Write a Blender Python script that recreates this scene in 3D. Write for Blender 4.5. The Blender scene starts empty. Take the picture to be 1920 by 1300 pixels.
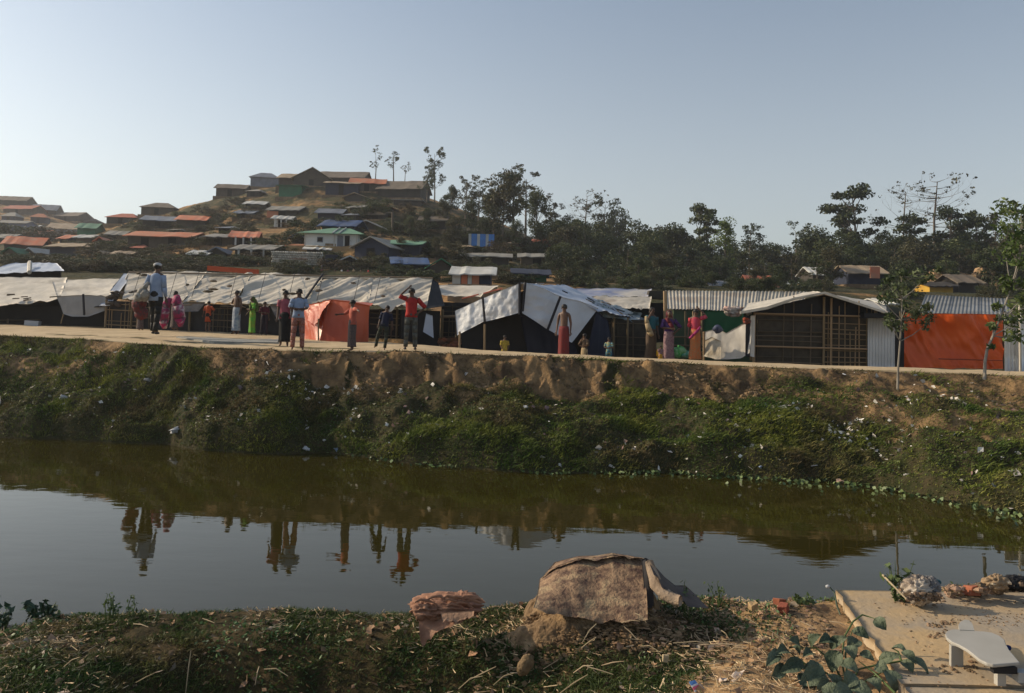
import bpy, math, random
import numpy as np
from mathutils import Vector, Matrix
random.seed(7)
PI=math.pi
C=bpy.context.scene.collection
sc=bpy.context.scene
# ---------------------------------------------------------------- camera, sky, sun, exposure
FPX=1500.0; CAMZ=2.5; PITCH=math.radians(2.5); ROLL=0.027
YPP=600-FPX*math.tan(PITCH)
F_=Vector((0,math.cos(PITCH),math.sin(PITCH))); U0=Vector((0,-math.sin(PITCH),math.cos(PITCH))); R0=Vector((1,0,0))
R_=R0*math.cos(ROLL)+U0*math.sin(ROLL); U_=U0*math.cos(ROLL)-R0*math.sin(ROLL)
cd=bpy.data.cameras.new('camera'); cam=bpy.data.objects.new('camera',cd); C.objects.link(cam)
cam.matrix_world=Matrix(((R_.x,U_.x,-F_.x,0),(R_.y,U_.y,-F_.y,0),(R_.z,U_.z,-F_.z,CAMZ),(0,0,0,1)))
cd.sensor_width=36; cd.lens=FPX/1920*36; cd.shift_y=-(650-YPP)/1920
cd.clip_start=0.05; cd.clip_end=5000; sc.camera=cam
SUN=Vector((-0.88,0.22,0.46)).normalized()
w=bpy.data.worlds.new('World'); sc.world=w; w.use_nodes=True
nt=w.node_tree; nt.nodes.clear()
sky=nt.nodes.new('ShaderNodeTexSky'); sky.sky_type='NISHITA'; sky.sun_disc=False
sky.sun_elevation=math.asin(SUN.z); sky.sun_rotation=math.atan2(SUN.x,SUN.y)
sky.air_density=1.0; sky.dust_density=1.5; sky.ozone_density=2.0; sky.altitude=0
hs=nt.nodes.new('ShaderNodeHueSaturation'); tcw=nt.nodes.new('ShaderNodeTexCoord'); sx=nt.nodes.new('ShaderNodeSeparateXYZ'); mr=nt.nodes.new('ShaderNodeMapRange')
mr.inputs[1].default_value=0; mr.inputs[2].default_value=.45; mr.inputs[3].default_value=.30; mr.inputs[4].default_value=.75
nt.links.new(tcw.outputs['Generated'],sx.inputs[0]); nt.links.new(sx.outputs[2],mr.inputs[0]); nt.links.new(mr.outputs[0],hs.inputs['Saturation'])
tint=nt.nodes.new('ShaderNodeMix'); tint.data_type='RGBA'; tint.blend_type='MULTIPLY'; tint.inputs[0].default_value=1; tint.inputs[7].default_value=(.985,1.01,.985,1)
bg=nt.nodes.new('ShaderNodeBackground'); bg.inputs[1].default_value=0.15
wo=nt.nodes.new('ShaderNodeOutputWorld')
nt.links.new(sky.outputs[0],hs.inputs['Color']); nt.links.new(hs.outputs[0],tint.inputs[6]); nt.links.new(tint.outputs[2],bg.inputs[0]); nt.links.new(bg.outputs[0],wo.inputs[0])
sd=bpy.data.lights.new('sun','SUN'); sd.energy=5.0; sd.angle=math.radians(0.6); sd.color=(1,0.82,0.58)
so=bpy.data.objects.new('sun',sd); C.objects.link(so); so.location=(-40,10,40)
so.rotation_euler=SUN.to_track_quat('Z','Y').to_euler()
vs=sc.view_settings; vs.view_transform='Standard'; vs.look='None'; vs.gamma=1; vs.use_curve_mapping=False; vs.exposure=-0.08
# ---------------------------------------------------------------- projection helpers (photo pixel -> place in the world)
def ray(px,py):
    a=(px-960)/FPX; b=-(py-YPP)/FPX
    return R_*a+U_*b+F_
def P(px,py,Y):
    r=ray(px,py); return Vector((0,0,CAMZ))+r*(Y/r.y)
def onz(px,py,z):
    r=ray(px,py); return Vector((0,0,CAMZ))+r*((z-CAMZ)/r.z)
# ---------------------------------------------------------------- noise
def _h(i,j,s):
    n=(i.astype(np.int64)*374761393+j.astype(np.int64)*668265263+s*974711)&0x7fffffff
    n=((n^(n>>13))*1274126177)&0x7fffffff
    return ((n^(n>>16))&0xffff)/65535.0
def vn(x,y,s=0):
    x=np.asarray(x,float); y=np.asarray(y,float)
    i=np.floor(x); j=np.floor(y); fx=x-i; fy=y-j; fx=fx*fx*(3-2*fx); fy=fy*fy*(3-2*fy)
    return (_h(i,j,s)*(1-fx)+_h(i+1,j,s)*fx)*(1-fy)+(_h(i,j+1,s)*(1-fx)+_h(i+1,j+1,s)*fx)*fy
def fbm(x,y,o=4,s=0):
    t=0;a=.5;m=0
    for k in range(o):
        t=t+a*vn(np.asarray(x)*2**k,np.asarray(y)*2**k,s+k); m+=a; a*=.5
    return t/m
def sst(a,b,x):
    t=np.clip((np.asarray(x,float)-a)/(b-a),0,1); return t*t*(3-2*t)
# ---------------------------------------------------------------- materials
def nd(m,t,**k):
    n=m.node_tree.nodes.new(t)
    for a,b in k.items(): setattr(n,a,b)
    return n
MATS={}
def mat(name,c1,c2=None,rough=.8,scale=4,bump=.3,bs=None,metal=0,c3=None,island=0,wave=None,objr=0,spec=.3,dist=.02,trans=0,attr=None):
    """c1..c2 noise mix, optional c3 blotches, island = per-piece variation, wave=(axis,scale,amount) corrugation relief"""
    if name in MATS: return MATS[name]
    m=bpy.data.materials.new(name); m.use_nodes=True; T=m.node_tree; L=T.links.new
    b=T.nodes['Principled BSDF']; b.inputs['Roughness'].default_value=rough; b.inputs['Metallic'].default_value=metal
    b.inputs['Specular IOR Level'].default_value=spec
    tc=nd(m,'ShaderNodeTexCoord'); co=tc.outputs['Object']
    n1=nd(m,'ShaderNodeTexNoise'); n1.inputs['Scale'].default_value=scale; n1.inputs['Detail'].default_value=6; L(co,n1.inputs['Vector'])
    r1=nd(m,'ShaderNodeMapRange'); r1.inputs[1].default_value=.35; r1.inputs[2].default_value=.65; L(n1.outputs[0],r1.inputs[0])
    mx=nd(m,'ShaderNodeMix',data_type='RGBA'); mx.inputs[6].default_value=(*c1,1); mx.inputs[7].default_value=(*(c2 or [v*.7 for v in c1]),1)
    L(r1.outputs[0],mx.inputs[0]); out=mx.outputs[2]
    if c3:
        n2=nd(m,'ShaderNodeTexNoise'); n2.inputs['Scale'].default_value=scale*.37; n2.inputs['Detail'].default_value=8; n2.inputs['Roughness'].default_value=.65; L(co,n2.inputs['Vector'])
        r2=nd(m,'ShaderNodeMapRange'); r2.inputs[1].default_value=.52; r2.inputs[2].default_value=.62; L(n2.outputs[0],r2.inputs[0])
        m2=nd(m,'ShaderNodeMix',data_type='RGBA'); L(out,m2.inputs[6]); m2.inputs[7].default_value=(*c3,1); L(r2.outputs[0],m2.inputs[0]); out=m2.outputs[2]
    if island or objr:
        if island: g=nd(m,'ShaderNodeNewGeometry'); src=g.outputs['Random Per Island']; am=island
        else: g=nd(m,'ShaderNodeObjectInfo'); src=g.outputs['Random']; am=objr
        r=nd(m,'ShaderNodeMapRange'); r.inputs[3].default_value=1-am; r.inputs[4].default_value=1+am; L(src,r.inputs[0])
        h=nd(m,'ShaderNodeHueSaturation'); L(out,h.inputs['Color']); L(r.outputs[0],h.inputs['Value'])
        r3=nd(m,'ShaderNodeMath',operation='MULTIPLY_ADD'); L(src,r3.inputs[0]); r3.inputs[1].default_value=-.05*am; r3.inputs[2].default_value=.5+.025*am; L(r3.outputs[0],h.inputs['Hue'])
        out=h.outputs[0]
    L(out,b.inputs['Base Color'])
    if trans:
        tr=nd(m,'ShaderNodeBsdfTranslucent'); L(out,tr.inputs[0]); ms=nd(m,'ShaderNodeMixShader'); ms.inputs[0].default_value=trans
        L(b.outputs[0],ms.inputs[1]); L(tr.outputs[0],ms.inputs[2]); L(ms.outputs[0],T.nodes['Material Output'].inputs[0])
    if bump or wave:
        bp=nd(m,'ShaderNodeBump'); bp.inputs['Strength'].default_value=max(bump,.6 if wave else 0); bp.inputs['Distance'].default_value=dist
        n3=nd(m,'ShaderNodeTexNoise'); n3.inputs['Scale'].default_value=bs or scale*4; n3.inputs['Detail'].default_value=8; L(co,n3.inputs['Vector'])
        hh=n3.outputs[0]
        if wave:
            wv=nd(m,'ShaderNodeTexWave'); wv.bands_direction=wave[0]; wv.inputs['Scale'].default_value=wave[1]; wv.inputs['Distortion'].default_value=wave[2]; L(co,wv.inputs['Vector'])
            ad=nd(m,'ShaderNodeMath',operation='MULTIPLY_ADD'); L(n3.outputs[0],ad.inputs[0]); ad.inputs[1].default_value=.4; L(wv.outputs['Fac'],ad.inputs[2]); hh=ad.outputs[0]
        L(hh,bp.inputs['Height']); L(bp.outputs[0],b.inputs['Normal'])
    MATS[name]=m; return m
# ---------------------------------------------------------------- object helpers
def tag(o,label=None,cat=None,group=None,kind=None):
    for k,v in (('label',label),('category',cat),('group',group),('kind',kind)):
        if v: o[k]=v
    return o
def empty(name,loc,label=None,cat=None,group=None,rz=0):
    o=bpy.data.objects.new(name,None); C.objects.link(o); o.location=loc; o.rotation_euler=(0,0,rz); o.empty_display_size=.2
    return tag(o,label,cat,group)
def mesh_np(name,V,Fq,smooth=False):
    V=np.asarray(V,np.float32); Fq=np.asarray(Fq,np.int32)
    me=bpy.data.meshes.new(name); n=Fq.shape[1]
    me.vertices.add(len(V)); me.vertices.foreach_set('co',V.ravel())
    me.loops.add(Fq.size); me.loops.foreach_set('vertex_index',Fq.ravel())
    me.polygons.add(len(Fq)); me.polygons.foreach_set('loop_start',np.arange(0,Fq.size,n,dtype=np.int32))
    me.polygons.foreach_set('use_smooth',np.full(len(Fq),smooth,bool))
    me.update(calc_edges=True); return me
def ob(name,me,m=None,parent=None,kind=None,rel=True):
    """link a mesh; with a parent the mesh is in world coordinates and is moved into the parent's frame (rel) """
    o=bpy.data.objects.new(name,me); C.objects.link(o)
    if m is not None and not me.materials: me.materials.append(m)
    if parent is not None:
        o.parent=parent
        if rel: o.location=-parent.location
    if kind: o['kind']=kind
    return o
class MB:
    def __init__(s): s.v=[]; s.f=[]
    def add(s,V,Fs):
        k=len(s.v); s.v+= [tuple(p) for p in V]; s.f+=[tuple(i+k for i in f) for f in Fs]; return s
    def box(s,a,b):
        x0,y0,z0=a;x1,y1,z1=b
        return s.add([(x0,y0,z0),(x1,y0,z0),(x1,y1,z0),(x0,y1,z0),(x0,y0,z1),(x1,y0,z1),(x1,y1,z1),(x0,y1,z1)],
          [(0,3,2,1),(4,5,6,7),(0,1,5,4),(1,2,6,5),(2,3,7,6),(3,0,4,7)])
    def bar(s,p,q,r,r2=None,n=6):
        p=Vector(p);q=Vector(q); d=(q-p)
        if d.length<1e-6: return s
        d.normalize(); a=d.orthogonal().normalized(); b=d.cross(a); r2=r if r2 is None else r2
        V=[p+(a*math.cos(t)+b*math.sin(t))*r for t in [2*PI*i/n for i in range(n)]]+[q+(a*math.cos(t)+b*math.sin(t))*r2 for t in [2*PI*i/n for i in range(n)]]
        return s.add(V,[(i,(i+1)%n,n+(i+1)%n,n+i) for i in range(n)]+[tuple(range(n-1,-1,-1)),tuple(range(n,2*n))])
    def path(s,pts,rs,n=6):
        for i in range(len(pts)-1): s.bar(pts[i],pts[i+1],rs[i],rs[i+1],n)
        return s
    def ell(s,c,r,seg=10,rings=7,jit=0,rng=None):
        V=[];Fs=[]
        for j in range(rings+1):
            ph=PI*j/rings
            for i in range(seg):
                th=2*PI*i/seg; k=1+(rng.uniform(-jit,jit) if rng else 0)
                V.append((c[0]+r[0]*k*math.sin(ph)*math.cos(th),c[1]+r[1]*k*math.sin(ph)*math.sin(th),c[2]+r[2]*k*math.cos(ph)))
        for j in range(rings):
            for i in range(seg): Fs.append((j*seg+i,(j+1)*seg+i,(j+1)*seg+(i+1)%seg,j*seg+(i+1)%seg))
        return s.add(V,Fs)
    def prism(s,poly,d):
        """closed outline (3-D points, coplanar) pushed along vector d"""
        n=len(poly); d=Vector(d); A=[Vector(p) for p in poly]; B=[p+d for p in A]
        return s.add(A+B,[tuple(range(n)),tuple(range(2*n-1,n-1,-1))]+[(i,n+i,n+(i+1)%n,(i+1)%n) for i in range(n)])
    def mesh(s,name,smooth=False):
        me=bpy.data.meshes.new(name); me.from_pydata(s.v,[],s.f); me.validate()
        if smooth: me.polygons.foreach_set('use_smooth',[True]*len(me.polygons))
        me.update(); return me
    def ob(s,name,m,parent=None,kind=None,smooth=False,rel=True): return ob(name,s.mesh(name,smooth),m,parent,kind,rel)
def grid_mesh(name,X,Y,Z,smooth=True,thick=None):
    n,m_=X.shape; V=np.stack([X,Y,Z],-1).reshape(-1,3)
    i=np.arange(n-1)[:,None]*m_+np.arange(m_-1)[None,:]
    Fq=np.stack([i,i+m_,i+m_+1,i+1],-1).reshape(-1,4)
    if thick:
        k=len(V); V2=V+np.asarray(thick)[None,:]; V=np.vstack([V,V2]); F2=Fq[:,::-1]+k
        e=[]
        def rim(a): 
            a=np.asarray(a); e.append(np.stack([a[1:],a[:-1],a[:-1]+k,a[1:]+k],-1))
        rim(np.arange(m_)); rim((n-1)*m_+np.arange(m_)[::-1]); rim((np.arange(n)*m_)[::-1]); rim(np.arange(n)*m_+m_-1)
        Fq=np.vstack([Fq,F2]+e)
    return mesh_np(name,V,Fq,smooth)
def sheet(name,c,m,parent,nx=30,ny=14,wr=.03,ws=(2.2,2.2),skew=0,sag=0,seed=0,th=.012,sx=0,hem=0):
    """tarpaulin: bilinear patch of four corners c=[bl,br,tr,tl] with wrinkles (real relief), sag and thickness"""
    a,b,cc,d=[np.array(p,float) for p in c]
    u=np.linspace(0,1,nx)[None,:,None]; v=np.linspace(0,1,ny)[:,None,None]
    S=(a*(1-u)+b*u)*(1-v)+(d*(1-u)+cc*u)*v
    Lx=np.linalg.norm(b-a); Ly=np.linalg.norm(d-a)
    nrm=np.cross(b-a,d-a); nrm/=np.linalg.norm(nrm)
    U=u[...,0]*Lx+0*v[...,0]; Vv=v[...,0]*Ly+0*u[...,0]
    q=fbm((U+skew*Vv)*ws[0],Vv*ws[1],4,seed)-.5
    q2=np.abs(fbm((U+skew*Vv)*ws[0]*1.7+5,Vv*ws[1]*.6,3,seed+9)-.5)
    D=wr*(2.0*q-2.2*q2)-sag*4*(u[...,0]*(1-u[...,0])*v[...,0]**0.5)*0-sag*np.sin(PI*u[...,0])*np.sin(PI*np.clip(v[...,0],0.05,.95))
    S=S+D[...,None]*nrm
    if hem: S[0,:,2]+=hem*(fbm(U[0]*3,U[0]*0,3,seed+5)-.5); S[-1,:,2]+=hem*.4*(fbm(U[0]*3,U[0]*0+7,3,seed+6)-.5)
    return ob(name,grid_mesh(name,S[...,0],S[...,1],S[...,2],True,tuple(-nrm*th)),m,parent)
def poly_sheet(name,pts,m,parent,d,wr=.015,seed=0,nx=24,ny=12,ws=(4,4)):
    """tarp between a top polyline and a bottom polyline (same count of 3-D points)"""
    top,bot=[np.array(p,float) for p in pts[0]],[np.array(p,float) for p in pts[1]]
    k=len(top); tt=np.linspace(0,k-1,nx)
    def itp(L): return np.stack([np.interp(tt,range(k),[p[i] for p in L]) for i in range(3)],-1)
    A=itp(top);B=itp(bot); v=np.linspace(0,1,ny)[:,None,None]
    S=B[None]*(1-v)+A[None]*v
    q=fbm(S[...,0]*ws[0],S[...,2]*ws[1],4,seed)-.5
    dd=np.array(d,float); dd/=np.linalg.norm(dd)
    S=S+(wr*2*q)[...,None]*dd
    return ob(name,grid_mesh(name,S[...,0],S[...,1],S[...,2],True,tuple(-dd*.01)),m,parent)
UC={}
def unit(kind):
    if kind not in UC:
        b=MB()
        if kind=='box': b.box((-.5,-.5,-.5),(.5,.5,.5))
        elif kind=='rod': b.bar((0,0,0),(0,0,1),1,1,6)
        UC[kind]=b.mesh(kind)
    return UC[kind]
def rod(name,p,q,r,m,parent):
    """a stick as its own part; sticks of one material share a mesh"""
    key=('rod',m.name)
    if key not in UC:
        me=unit('rod').copy(); me.name=name; me.materials.append(m); UC[key]=me
    p=Vector(p);q=Vector(q); o=bpy.data.objects.new(name,UC[key]); C.objects.link(o)
    if parent is not None: o.parent=parent; base=p-parent.location
    else: base=p
    d=q-p; o.location=base; o.rotation_mode='QUATERNION'; o.rotation_quaternion=Vector((0,0,1)).rotation_difference(d.normalized()); o.scale=(r,r,d.length)
    return o
def leaves(P_,size,rng,aspect=.6,up=0.0,dirs=None):
    """leaf faces (bent quads) at points P_"""
    n=len(P_); a=rng.normal(size=(n,3)) if dirs is None else dirs+rng.normal(size=(n,3))*.35
    a/=np.linalg.norm(a,axis=1)[:,None]
    r=rng.normal(size=(n,3)); r[:,2]+=up; b=np.cross(a,r); b/=np.linalg.norm(b,axis=1)[:,None]+1e-9
    s=(size*(0.6+.8*rng.random(n)))[:,None]
    V=np.stack([P_-a*s*.5,P_+b*s*aspect*.5,P_+a*s*.5,P_-b*s*aspect*.5],1).reshape(-1,3)
    return V,np.arange(4*n).reshape(-1,4)
def blades(P_,L,W,rng,lean=None,spread=.5,nz=1.0):
    """grass blades: two-piece tapering strips"""
    n=len(P_); d=rng.normal(size=(n,3))*spread; d[:,2]=nz*(.6+.5*rng.random(n))
    if lean is not None: d=d+lean
    d/=np.linalg.norm(d,axis=1)[:,None]
    s=rng.normal(size=(n,3)); s[:,2]*=.2; s=np.cross(d,s); s/=np.linalg.norm(s,axis=1)[:,None]+1e-9
    l=(L*(.5+rng.random(n)))[:,None]; w=W*(.6+.8*rng.random(n))[:,None]
    dr=np.zeros((n,3)); dr[:,:2]=d[:,:2]; dr[:,2]=-.25
    tip=P_+d*l+dr*l*.35; mid=P_+d*l*.55
    V=np.stack([P_-s*w*.5,P_+s*w*.5,mid+s*w*.35,mid-s*w*.35,tip],1).reshape(-1,3)
    k=np.arange(n)[:,None]*5
    F1=np.concatenate([k+np.array([[0,1,2]]),k+np.array([[0,2,3]]),k+np.array([[3,2,4]])],0)
    return V,F1
def ip(x,xs,ys): return np.interp(x,xs,ys)
# ================================================================ SETTING
M_earth=mat('earth',(.23,.155,.085),(.12,.08,.045),.95,3,.6,14,c3=(.28,.20,.12),dist=.04)
M_path=mat('trodden_earth',(.42,.33,.22),(.34,.26,.17),.95,1.3,.4,20,c3=(.30,.24,.16),dist=.02)
def terrain_mat(name,earth,earth2,green,green2,scale,bump,dist):
    m=bpy.data.materials.new(name); m.use_nodes=True; T=m.node_tree; L=T.links.new; b=T.nodes['Principled BSDF']
    b.inputs['Roughness'].default_value=.95; b.inputs['Specular IOR Level'].default_value=.15
    tc=nd(m,'ShaderNodeTexCoord').outputs['Object']; at=nd(m,'ShaderNodeAttribute',attribute_name='green')
    def nz(s,d=7):
        n=nd(m,'ShaderNodeTexNoise'); n.inputs['Scale'].default_value=s; n.inputs['Detail'].default_value=d; n.inputs['Roughness'].default_value=.62; L(tc,n.inputs['Vector']); return n.outputs[0]
    def rg(x,a,c):
        r=nd(m,'ShaderNodeMapRange'); r.inputs[1].default_value=a; r.inputs[2].default_value=c; L(x,r.inputs[0]); return r.outputs[0]
    def mix(f,a,c):
        x=nd(m,'ShaderNodeMix',data_type='RGBA'); L(f,x.inputs[0])
        for k,v in ((6,a),(7,c)):
            if isinstance(v,tuple): x.inputs[k].default_value=(*v,1)
            else: L(v,x.inputs[k])
        return x.outputs[2]
    e=mix(rg(nz(scale),.4,.62),earth,earth2); g=mix(rg(nz(scale*1.7),.4,.62),green,green2)
    s=nd(m,'ShaderNodeMath',operation='MULTIPLY_ADD'); L(nz(scale*1.2),s.inputs[0]); s.inputs[1].default_value=.9; s.inputs[2].default_value=-.45
    a=nd(m,'ShaderNodeMath',operation='ADD'); L(s.outputs[0],a.inputs[0]); L(at.outputs['Fac'],a.inputs[1])
    L(mix(rg(a.outputs[0],.4,.6),e,g),b.inputs['Base Color'])
    bp=nd(m,'ShaderNodeBump'); bp.inputs['Strength'].default_value=bump; bp.inputs['Distance'].default_value=dist; L(nz(scale*4,9),bp.inputs['Height']); L(bp.outputs[0],b.inputs['Normal'])
    return m
def setattr_green(me,g):
    a=me.attributes.new('green','FLOAT','POINT'); a.data.foreach_set('value',np.asarray(g,np.float32).ravel())
# ---- water
wm=bpy.data.materials.new('murky_water'); wm.use_nodes=True; T=wm.node_tree; b=T.nodes['Principled BSDF']
b.inputs['Base Color'].default_value=(.027,.023,.004,1); b.inputs['Roughness'].default_value=.015; b.inputs['IOR'].default_value=1.333
tc=nd(wm,'ShaderNodeTexCoord'); mp=nd(wm,'ShaderNodeMapping'); mp.inputs['Scale'].default_value=(1,2.2,1)
T.links.new(tc.outputs['Object'],mp.inputs[0])
n1=nd(wm,'ShaderNodeTexNoise'); n1.inputs['Scale'].default_value=1.6; n1.inputs['Detail'].default_value=3; T.links.new(mp.outputs[0],n1.inputs['Vector'])
bp=nd(wm,'ShaderNodeBump'); bp.inputs['Strength'].default_value=.06; bp.inputs['Distance'].default_value=.03
T.links.new(n1.outputs[0],bp.inputs['Height']); T.links.new(bp.outputs[0],b.inputs['Normal'])
me=mesh_np('water',[(-300,-40,0),(300,-40,0),(300,60,0),(-300,60,0)],[[0,1,2,3]]); ob('water',me,wm,kind='structure')
me=mesh_np('river_bed',[(-300,-40,-.8),(300,-40,-.8),(300,60,-.8),(-300,60,-.8)],[[0,1,2,3]]); ob('river_bed',me,M_earth,kind='structure')
# ---- far bank lines (photo pixel, distance or pixel row) -> world polylines
WL=[(-500,800),(-200,812),(0,822),(150,828),(300,834),(380,846),(540,853),(620,850),(690,858),(760,868),(850,878),(960,884),(1060,890),(1200,887),(1400,896),(1560,905),(1650,916),(1750,936),(1850,956),(1920,966),(2200,1000),(2700,1040)]
WLp=[onz(a,c,0) for a,c in WL]
NE=[(-500,22.5,1.82),(-200,20.5,1.8),(0,19.4,1.78),(150,18.8,1.78),(250,17.6,1.76),(400,16.8,1.74),(540,16.5,1.74),(700,16.5,1.76),(960,16.7,1.75),(1150,16.6,1.73),(1300,16.4,1.70),(1500,16.3,1.67),(1680,16.2,1.66),(1920,16.1,1.65),(2200,16,1.65),(2700,16,1.65)]
NEp=[((a-960)/FPX*d,d,z) for a,d,z in NE]
FEp=[((a-960)/FPX*d,d,z) for a,d,z in [(-500,29,1.9),(0,27,1.92),(150,26.5,1.92),(300,25.5,1.91),(450,24.5,1.88),(560,23.5,1.84),(680,21.5,1.82),(800,20.2,1.8),(900,20,1.74),(1000,19.6,1.72),(1150,19,1.70),(1300,18.6,1.68),(1500,18.3,1.67),(1700,18.2,1.66),(1920,18.1,1.65),(2700,18,1.65)]]
def lineat(Pl,x,k): return np.interp(x,[p[0] for p in Pl],[p[k] for p in Pl])
def wly(x): return lineat(WLp,x,1)+.28*(fbm(np.asarray(x)*1.1,0*np.asarray(x),3,31)-.5)
nS=1150; nT=150
s=np.linspace(-17,17,nS)[None,:]; t=np.linspace(-.12,1,nT)[:,None]
def bank(x,t):
    """x, t (0 waterline .. 1 path edge) -> Y, Z, greenness, scarp"""
    x=np.asarray(x,float); t=np.asarray(t,float)
    y0=wly(x); y1=lineat(NEp,x,1)+.25*(fbm(x*.9,0*x,3,17)-.5); z1=lineat(NEp,x,2)
    Y=y0+(y1-y0)*t
    sc_=sst(-7.5,-2.6,x)*(1-sst(3.6,5.6,x))           # eroded stretch
    tb=.74+.05*(vn(x*.8,0*x,3)-.5)
    zg=.30*sst(-.02,.10,t)*(.6+.8*vn(x*1.1,0*x,71))+ (1.02-.2)*np.clip(t/tb,0,1)**1.1     # mound of grass
    zs=zg*0+np.where(t<tb,zg,zg+(z1-zg)*sst(tb,.97,t))
    zn=.26*sst(-.02,.08,t)+(z1-.26)*np.clip(t,0,1)**1.12
    Z=zn*(1-sc_)+zs*sc_
    lump=sst(0,.12,t)*(1-sst(.9,1,t))
    Z=Z+lump*(.60*(fbm(x*.8,Y*.9,4,5)-.5)+.30*(fbm(x*2.4,Y*2.6,4,8)-.5))+lump*.06*(fbm(x*9,Y*9,3,55)-.5)
    gully=np.abs(fbm(x*1.3+Y*.6,Y*1.1+x*.2,4,40)-.5)+.03
    scarp=np.clip(sst(tb-.02,tb+.1,t)*(1-sst(.95,1.0,t)),0,1)*sc_
    Z=Z-scarp*.34*sst(.0,.16,gully)*.6+scarp*.06+scarp*.42*(fbm(x*2.2,Y*5,4,43)-.5)+.10*scarp*(fbm(x*9,Y*14,3,47)-.5)
    Z=np.where(t<0,-.05+t*3,Z)
    Z=np.minimum(Z,z1+.03)
    grn=.95-scarp*(.15+1.2*sst(.42,.56,fbm(x*1.4,t*6,3,62)))-.35*sst(.80,.98,t)*(1-.5*sc_)+.0*x
    grn=grn-.55*(1-sst(.38,.55,fbm(x*.55,Y*.8,3,61)))*sst(.15,.7,t)
    right=sst(5.5,8.5,x); grn=grn-right*.35*sst(.4,.6,fbm(x*.9+3,Y*1.3,3,91))
    grn=grn-.45*np.exp(-((x-10.2)/1.3)**2)
    return Y,Z,grn,scarp
X=s+0*t; Yb,Zb,Gb,Sb=bank(X,t+0*s); Yb=Yb-np.clip(Sb,0,1)*.22*np.maximum(0,fbm(X*1.7,t*5+0*s,4,48)-.45)*2
Zb[-1,:]=lineat(NEp,X[-1],2)
me=grid_mesh('far_bank',X,Yb,Zb); setattr_green(me,Gb)
ob('far_bank',me,terrain_mat('bank_soil',(.28,.18,.09),(.085,.056,.033),(.030,.034,.012),(.06,.048,.024),2.6,1,.06),kind='structure')
# ---- path on the embankment (shares the bank's top edge)
nP=46; v=np.linspace(0,1.35,nP)[:,None]
y1=Yb[-1][None,:]; z1=Zb[-1][None,:]; yF=lineat(FEp,X[-1],1)[None,:]; zF=lineat(FEp,X[-1],2)[None,:]
Yp=y1+(yF-y1)*v; Zp=z1+(zF-z1)*sst(0,.8,np.clip(v,0,1))+.05*(fbm(X[:1]*1.5,Yp*1.5,4,3)-.5)*sst(0,.08,v)
drop=sst(1.0,1.35,v); Zp=Zp-drop*.62*sst(-2.2,-.8,X[:1])-drop*.1
Xp=X[:1]+0*v
me=grid_mesh('path',Xp,Yp,Zp)
g=.75*np.exp(-((v-.22)/.10)**2)*sst(.45,.6,fbm(Xp*.8,Yp*2.5,3,12))+.55*(1-sst(0.02,.14,v))
setattr_green(me,np.clip(g,0,.8))
ob('path',me,terrain_mat('trodden_path',(.50,.39,.245),(.40,.305,.19),(.10,.085,.04),(.15,.12,.06),1.8,.5,.03),kind='structure')
# ---- ground behind with the two hills
CR1=[(-400,470),(100,450),(185,425),(260,405),(330,392),(400,374),(470,354),(530,346),(570,334),(650,332),(700,342),(780,362),(860,392),(960,428),(1060,478),(1200,522),(1500,545),(2400,550)]
CR2=[(-600,345),(-200,350),(0,378),(60,389),(100,402),(150,416),(200,428),(260,445),(400,480),(700,520),(2400,560)]
def crest(CRv,D):
    us=[];zs=[]
    for a,c in CRv:
        p=P(a,c,D); us.append(p.x/D); zs.append(p.z)
    return us,zs
c1u,c1z=crest(CR1,135); c2u,c2z=crest(CR2,215)
def tz(X,Y):
    X=np.asarray(X,float);Y=np.asarray(Y,float); u=X/np.maximum(Y,1)
    base=1.12+.75*(1-sst(-3.2,-1.4,X))*(1-sst(60,75,Y)*.3)
    base=1.12+.75*(1-sst(-3.2,-1.4,X))*(1-sst(26,46,Y))+.5*sst(26,46,Y)
    base=base+3.3*sst(29,50,Y)
    h1=np.interp(u,c1u,c1z); t1=np.clip((Y-50)/85,0,1.0); f=t1+.05*np.sin(t1*PI*7+u*9)*np.sin(PI*t1)
    a=base+(h1-base)*f-np.clip(Y-135,0,60)*.25
    a=a+(fbm(X*.09,Y*.09,4,2)-.5)*3.2*np.sin(PI*np.clip(t1,0,.97))*.8+(fbm(X*.6,Y*.6,3,6)-.5)*.5*sst(52,60,Y)
    h2=np.interp(u,c2u,c2z); t2=np.clip((Y-120)/95,0,1.0)
    b_=base+(h2-base)*t2-np.clip(Y-215,0,200)*.12
    b_=b_+(fbm(X*.07,Y*.07,4,22)-.5)*3*np.sin(PI*np.clip(t2,0,.97))
    z=np.maximum(a,b_); return np.maximum(z,base+.02*(fbm(X,Y,2,1)-.5))
rows=np.concatenate([np.linspace(18,48,60),np.linspace(48.6,140,200),np.linspace(141,260,120),np.geomspace(265,1800,24)])[:,None]
us=np.linspace(-1.15,1.15,520)[None,:]
Xg=rows*us; Yg=rows+0*us; 
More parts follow.
